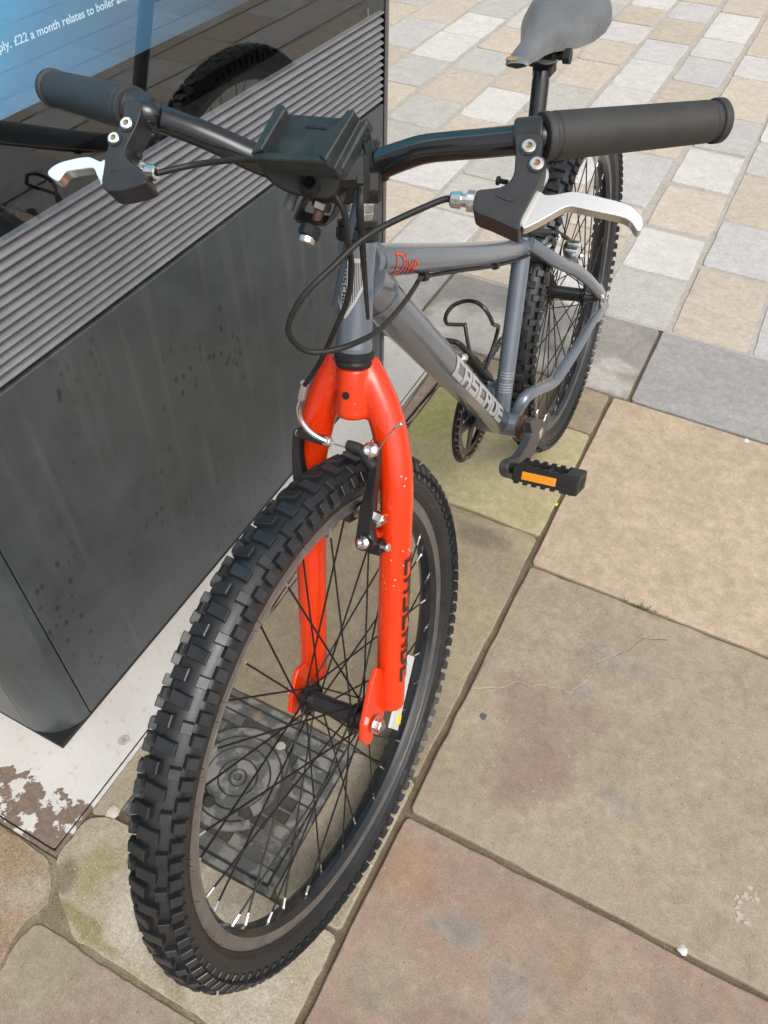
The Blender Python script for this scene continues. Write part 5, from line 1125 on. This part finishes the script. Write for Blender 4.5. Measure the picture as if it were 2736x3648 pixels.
# ---- rear brake (seen between bar and wheel)
rb = empty('rear_brake', A0((2040, 890), 0.03), bike)
c4b = lambda p: cr(1800, 500, 1.8433, p)
k = M(); prism(k, smooth_poly([A0(q, 0.035) for q in c4b([(385, 690), (410, 665), (440, 680), (450, 760), (480, 800), (440, 830), (395, 790)])], 3), F0[1], -0.006, 0.006, 0.001); k.build('brake_arm', ANOD, rb)
for q, r in ((c4b([(455, 690)])[0], 0.0085), (c4b([(440, 735)])[0], 0.0100)):
    c = A0(q, 0.05); k = M(); cyl(k, c - F0[0] * 0.012, c + F0[0] * 0.010, r, 14, bev=0.001); k.build('pivot_spring', CHROME, rb)
bolt(A0(c4b([(495, 760)])[0], 0.058), F0[0] - F0[1] * .5, 0.006, 0.006, 'cable_bolt', rb)
cable('brake_noodle', [A0(D1([(1185, 530)])[0], 0.022), A0(D1([(1203, 521)])[0], 0.026), A0(D1([(1208, 509)])[0], 0.028), A0(D1([(1196, 502)])[0], 0.024), A0(D1([(1178, 499)])[0], 0.012), A0(D1([(1168, 498)])[0], 0.0)], 0.0028, ALU, rb)
k = M(); cyl(k, A0(D1([(1176, 534)])[0], 0.020), A0(D1([(1192, 527)])[0], 0.024), 0.0045, 12); k.build('noodle_ferrule', ALU, rb)
cable('cable_boot', [A0(q, 0.02) for q in c4b([(180, 600), (260, 600), (330, 603), (400, 640), (440, 680)])], 0.0042, BOOT, rb)

# ---- saddle and post
pp0, pp1 = st_t, A0((1930, 252))
k = M(); tube(k, [pp0 - (pp1 - pp0).normalized() * 0.05, pp0.lerp(pp1, 0.94), pp1], [0.0128, 0.0128, 0.0110], 22); post = k.build('seat_post', GLOSS_BLACK, bike)
k = M(); cyl(k, pp0 - sd * 0.012 , pp0 + sd * 0.001, 0.0178, 24, bev=0.001); box(k, pp0 - sd * 0.006 - F0[1] * -0.02, F0[1] * 0.010, F0[0] * 0.009, sd * 0.006, bev=0.001); k.build('seat_clamp', BLACK, bike)
nose = A0(cr(1700, 0, 2.765, [(395, 590)])[0])
su = (F0[1] + F0[2] * 0.02).normalized(); sz = su.cross(F0[0]) * -1
if sz.z < 0: sz = -sz
secs = [(-0.003, 0.0150, -0.003, 0.004), (0.0, 0.0175, 0.0, 0.006), (0.006, 0.0185, 0.003, 0.009), (0.015, 0.0190, 0.005, 0.012), (0.03, 0.0198, 0.007, 0.017), (0.06, 0.0212, 0.010, 0.023), (0.09, 0.0240, 0.012, 0.030), (0.12, 0.0310, 0.013, 0.038), (0.15, 0.0440, 0.014, 0.045), (0.18, 0.0590, 0.016, 0.048), (0.21, 0.0700, 0.018, 0.046), (0.24, 0.0720, 0.021, 0.042), (0.26, 0.0660, 0.021, 0.036), (0.275, 0.050, 0.017, 0.028), (0.282, 0.025, 0.010, 0.018)]
k = M(); n = 20; vs = []
for s, hw, top, dr in secs:
    for j in range(n + 1):
        x = -1 + 2 * j / n; ang = x * math.pi / 2
        xx = math.copysign(abs(math.sin(ang)) ** 0.85, ang); drop = (1 - math.cos(ang)) ** 1.15
        vs.append(nose + su * s + F0[0] * (hw * 0.93 * xx) + sz * (top - dr * drop))
K = n + 1
k.add(vs, [[i * K + j, (i + 1) * K + j, (i + 1) * K + j + 1, i * K + j + 1] for i in range(len(secs) - 1) for j in range(n)], 0, True)
und = []
for i, (s, hw, top, dr) in enumerate(secs): und += [vs[i * K], vs[i * K] * 0.5 + vs[i * K + n] * 0.5 - sz * (0.003 if s < 0.05 else -0.004), vs[i * K + n]]
k.add(und, [[i * 3 + j, i * 3 + j + 1, (i + 1) * 3 + j + 1, (i + 1) * 3 + j] for i in range(len(secs) - 1) for j in range(2)], 1, False)
k.add(vs[:K] + [und[1]], [list(range(K))[::-1] + [K]], 1)
saddle = k.build('saddle', [SADDLE, BLACK], bike)
k = M(); prism(k, smooth_poly([nose + F0[0] * l + su * q + sz * (0.0006 + q * 0.55) for l, q in ((-0.0165, 0.000), (-0.014, 0.0035), (-0.004, 0.0045), (0.002, 0.002), (-0.002, -0.0012), (-0.013, -0.0015))], 2), (sz - su * .5), -0.002, 0.0005, 0.0003); k.build('worn_patch', TAN, saddle)
top = pp1 + sd * 0.004; k = M()
box(k, top + F0[1] * 0.010 + sz * 0.012, F0[1] * 0.020, F0[0] * 0.020, sz * 0.009, bev=0.003); box(k, top + F0[1] * 0.012 - sz * .004, F0[1] * 0.016, F0[0] * 0.014, sz * 0.010, bev=0.003)
cyl(k, top + F0[1] * 0.012 + sz * 0.012 - F0[0] * 0.036, top + F0[1] * 0.012 + sz * 0.012 + F0[0] * 0.036, 0.0055, 14); cyl(k, top + F0[1] * 0.012 + sz * 0.012 + F0[0] * 0.028, top + F0[1] * 0.012 + sz * 0.012 + F0[0] * 0.038, 0.0105, 8, sm=False)
k.build('saddle_clamp', BLACK, saddle)
for s in (1, -1):
    cable('saddle_rail', [nose + su * 0.045 + F0[0] * s * 0.006 - sz * 0.012, nose + su * 0.09 + F0[0] * s * 0.018 - sz * 0.030, nose + su * 0.17 + F0[0] * s * 0.021 - sz * 0.034, nose + su * 0.24 + F0[0] * s * 0.040 - sz * 0.016], 0.0036, GLOSS_BLACK, saddle)

# ---- cranks, pedals, chain
k = M(); a = F0[0]
lathe(k, BBC + a * 0.036, a, [(0, .0190), (0.001, .0205), (0.004, .0205), (0.0045, .0190), (0.0055, .0190), (0.006, .0212), (0.009, .0212), (0.0095, .015), (0.0095, .0001)], 28, sm=False); k.build('bracket_ring', RUST, bike)
k = M(); hexa(k, BBC + a * 0.0455, BBC + a * 0.052, 0.0120); cyl(k, BBC + a * 0.052, BBC + a * 0.064, 0.0078, 14); k.build('bracket_spindle', DULL, bike)
cq = cr(1550, 1050, 2.765, [(920, 1235), (985, 1215), (1055, 1240), (1082, 1290), (1060, 1370), (1010, 1430), (975, 1500), (935, 1590), (870, 1640), (815, 1650), (812, 1760), (760, 1812), (700, 1798), (680, 1750), (690, 1670), (730, 1625), (800, 1600), (855, 1530), (900, 1440), (930, 1360), (915, 1290)])
k = M(); CL = 0.075
prism(k, smooth_poly([A0(q, CL) for q in cq], 2), a, -0.009, 0.005); crank = k.build('crank_arm', mat('black_crank', (0.045, 0.046, 0.048), 0.42, var=0.25, vscale=60), bike); soften(weld(crank), 0.0035, 3)
bc_ = A0(cr(1550, 1050, 2.765, [(1040, 1362)])[0], CL + 0.005); k = M(); cyl(k, bc_ - a * 0.002, bc_ + a * 0.0012, 0.0095, 20, mi=0, bev=0.0004); k.build('crank_cap', ALU, crank)
# pedal
pe0, pe1 = A0(cr(1550, 1050, 2.765, [(790, 1715)])[0], CL + 0.008), None
pl_ = 0.098
fv = (-(F0[1]) * 0.86 + F0[2] * 0.5).normalized(); pv_ = fv.cross(a).normalized()
if pv_.z < 0: pv_ = -pv_
pdc = pe0 + a * (pl_ / 2 + 0.004)
ped = M(); 
for s in (1, -1): box(ped, pdc + fv * s * 0.026, a * (pl_ / 2), fv * 0.005, pv_ * 0.0112, bev=0.0015)
for q in (-0.046, 0.0, 0.046): box(ped, pdc + a * q, a * 0.0035, fv * 0.021, pv_ * 0.010, bev=0.001)
tube(ped, [pe0 - a * 0.012, pe0 + a * pl_], 0.0085, 14)
for s in (1, -1):
    for e_ in (1, -1):
        for i in range(7): box(ped, pdc + fv * s * 0.026 + a * (-0.042 + i * 0.014) + pv_ * e_ * 0.0124, a * 0.0035, fv * 0.0045, pv_ * 0.0022)
box(ped, pdc + a * (pl_ / 2 - 0.010), a * 0.012, fv * 0.030, pv_ * 0.0145, bev=0.002)
pd = ped.build('pedal', BLACK, bike)
k = M(); box(k, pdc + fv * 0.0312 - a * 0.008, a * 0.026, fv * 0.0008, pv_ * 0.0062, bev=0.0004); k.build('pedal_reflector', AMBER, pd)
k = M(); box(k, pdc + a * (pl_ / 2 + 0.0012), a * 0.002, fv * 0.011, pv_ * 0.006); k.build('axle_socket', KDARK, pd)
# the other pedal and arm, mostly hidden
k = M(); ce = BBC - (pe0 - BBC - a * (pe0 - BBC).dot(a)); box(k, (BBC + ce) / 2 - a * 0.062, (ce - BBC) / 2, a * 0.005, (ce - BBC).normalized().cross(a) * 0.011, bev=0.002); k.build('crank_arm', BLACK, bike)
k = M(); pc2 = ce - a * 0.115
for s in (1, -1): box(k, pc2 + fv * s * 0.026, a * 0.047, fv * 0.005, pv_ * 0.0112, bev=0.0015)
for q in (-0.044, 0.0, 0.044): box(k, pc2 + a * q, a * 0.0035, fv * 0.021, pv_ * 0.010, bev=0.001)
k.build('pedal', BLACK, bike)
# chainring with cut-outs and its guard
ch0 = BBC - a * 0.048; crk = M(); NT = 36
def polar(r, t_): return (F0[1] * math.cos(t_) + F0[2] * math.sin(t_)) * r
n = NT * 4; ro = [0.0745 if (i % 4) in (1, 2) else 0.0705 for i in range(n)]
def annulus(mb, c, r_in, r_out, th, n, mi=0):
    A = [[c + polar(rr(i) if callable(rr) else rr, 2 * math.pi * i / n) + a * h for i in range(n)] for rr, h in ((r_in, -th), (r_out, -th), (r_out, th), (r_in, th))]
    for i in range(4): mb.add(A[i] + A[(i + 1) % 4], [[j, (j + 1) % n, n + (j + 1) % n, n + j] for j in range(n)], mi)
annulus(crk, ch0, 0.057, lambda i: ro[i], 0.0012, n)
for i in range(5):
    t_ = 2 * math.pi * i / 5 + 0.4; d = polar(1, t_); e = polar(1, t_ + math.pi / 2)
    prism(crk, [ch0 + d * 0.014 + e * 0.012, ch0 + d * 0.060 + e * 0.007, ch0 + d * 0.060 - e * 0.007, ch0 + d * 0.014 - e * 0.012], a, -0.0015, 0.0015, 0.0004)
cyl(crk, ch0 - a * 0.004, ch0 + a * 0.004, 0.020, 24); crk.build('chainring', ANOD, bike)
gd = M(); annulus(gd, ch0 - a * 0.006, 0.060, 0.0835, 0.0012, 60); gd.build('chain_guard', BLACK, bike)
# chain: links as short plates and rollers along the run
chm = M(); r1, r2 = 0.0735, 0.0345; cA, cB = ch0, C2 - a * 0.047
run = []
dx = (cB - cA); ln = dx.length; dxn = dx.normalized(); upn = a.cross(dxn); 
if upn.z < 0: upn = -upn
al = math.asin((r1 - r2) / ln)
def cpt(c, r, t_): return c + (dxn * math.cos(t_) + upn * math.sin(t_)) * r
for i in range(30): run.append(cpt(cA, r1, math.pi / 2 - al + (math.pi + 2 * al) * i / 29))
lo0, lo1 = run[-1], cpt(cB, r2, -(math.pi / 2 - al)); 
for i in range(1, 60): run.append(lo0.lerp(lo1, i / 60))
for i in range(14): run.append(cpt(cB, r2, -(math.pi / 2 - al) + (math.pi - 2 * al) * i / 13))
hi0, hi1 = run[-1], run[0]
for i in range(1, 60): run.append(hi0.lerp(hi1, i / 60))
pts = []; acc = 0.0; pts.append(run[0])
for i in range(len(run)):
    p, q = run[i], run[(i + 1) % len(run)]; sl_ = (q - p).length
    while acc + sl_ >= 0.0127:
        t_ = (0.0127 - acc) / sl_; p = p.lerp(q, t_); sl_ = (q - p).length; acc = 0; pts.append(p)
    acc += sl_
for i in range(len(pts) - 1):
    p, q = pts[i], pts[i + 1]; d = (q - p); lnk = d.length; d = d.normalized(); e = a.cross(d); wdl = 0.0028 if i % 2 else 0.0040
    for s in (1, -1): prism(chm, [p + a * s * wdl + d * x * lnk + e * y for x, y in ((-.25, 0), (0, .0042), (.5, .0030), (1, .0042), (1.25, 0), (1, -.0042), (.5, -.0030), (0, -.0042))], a, -0.0005, 0.0005)
    cyl(chm, p - a * 0.0048, p + a * 0.0048, 0.0024, 6)
chm.build('chain', mat('oily_chain', (0.20, 0.17, 0.15), 0.35, metal=0.8, var=0.4, vscale=200), bike)

# ---- bottle cage
c5c = lambda p: cr(1400, 850, 3.318, p)
wq = c5c([(915, 1370), (880, 1200), (852, 1030), (835, 1018), (665, 1012), (628, 990), (620, 940), (650, 860), (730, 780), (860, 738), (980, 750), (1080, 825), (1150, 930), (1185, 1010), (1240, 1030), (1242, 1060), (1210, 1200), (1150, 1380), (1095, 1550)])
wl = [-0.012, -0.018, -0.024, -0.026, -0.036, -0.038, -0.037, -0.034, -0.026, -0.010, 0.008, 0.022, 0.030, 0.033, 0.026, 0.022, 0.018, 0.014, 0.010]
cg = cable('bottle_cage', [A0(q, l) for q, l in zip(wq, wl)], 0.0030, GLOSS_BLACK, bike, n=10, k=4)
k = M(); tube(k, spline([A0(q, l) for q, l in zip(c5c([(600, 1205), (700, 1215), (790, 1250), (900, 1370), (960, 1440)]), (-0.02, -0.014, -0.004, 0.0, 0.0))], 5), 0.0042, 10)
prism(k, [A0(q, -0.006) for q in c5c([(890, 1350), (950, 1385), (1110, 1580), (1150, 1690), (1060, 1640), (860, 1420)])], F0[0], -0.009, 0.009, 0.003); k.build('cage_bracket', BLACK, cg)
bolt(A0(c5c([(835, 1412)])[0], 0.012), F0[0] + F0[2], 0.0055, 0.006, 'cage_bolt', cg)
# ring eyelet behind the bracket shell
k = M(); ec = A0(cr(1550, 1050, 2.765, [(795, 1035)])[0], 0.0); ring_ = [ec + (F0[0] * math.cos(2 * math.pi * i / 20) + F0[2] * math.sin(2 * math.pi * i / 20)) * 0.010 for i in range(20)]; tube(k, ring_, 0.0022, 8, closed=True); k.build('cable_guide', BLACK, frame_o)
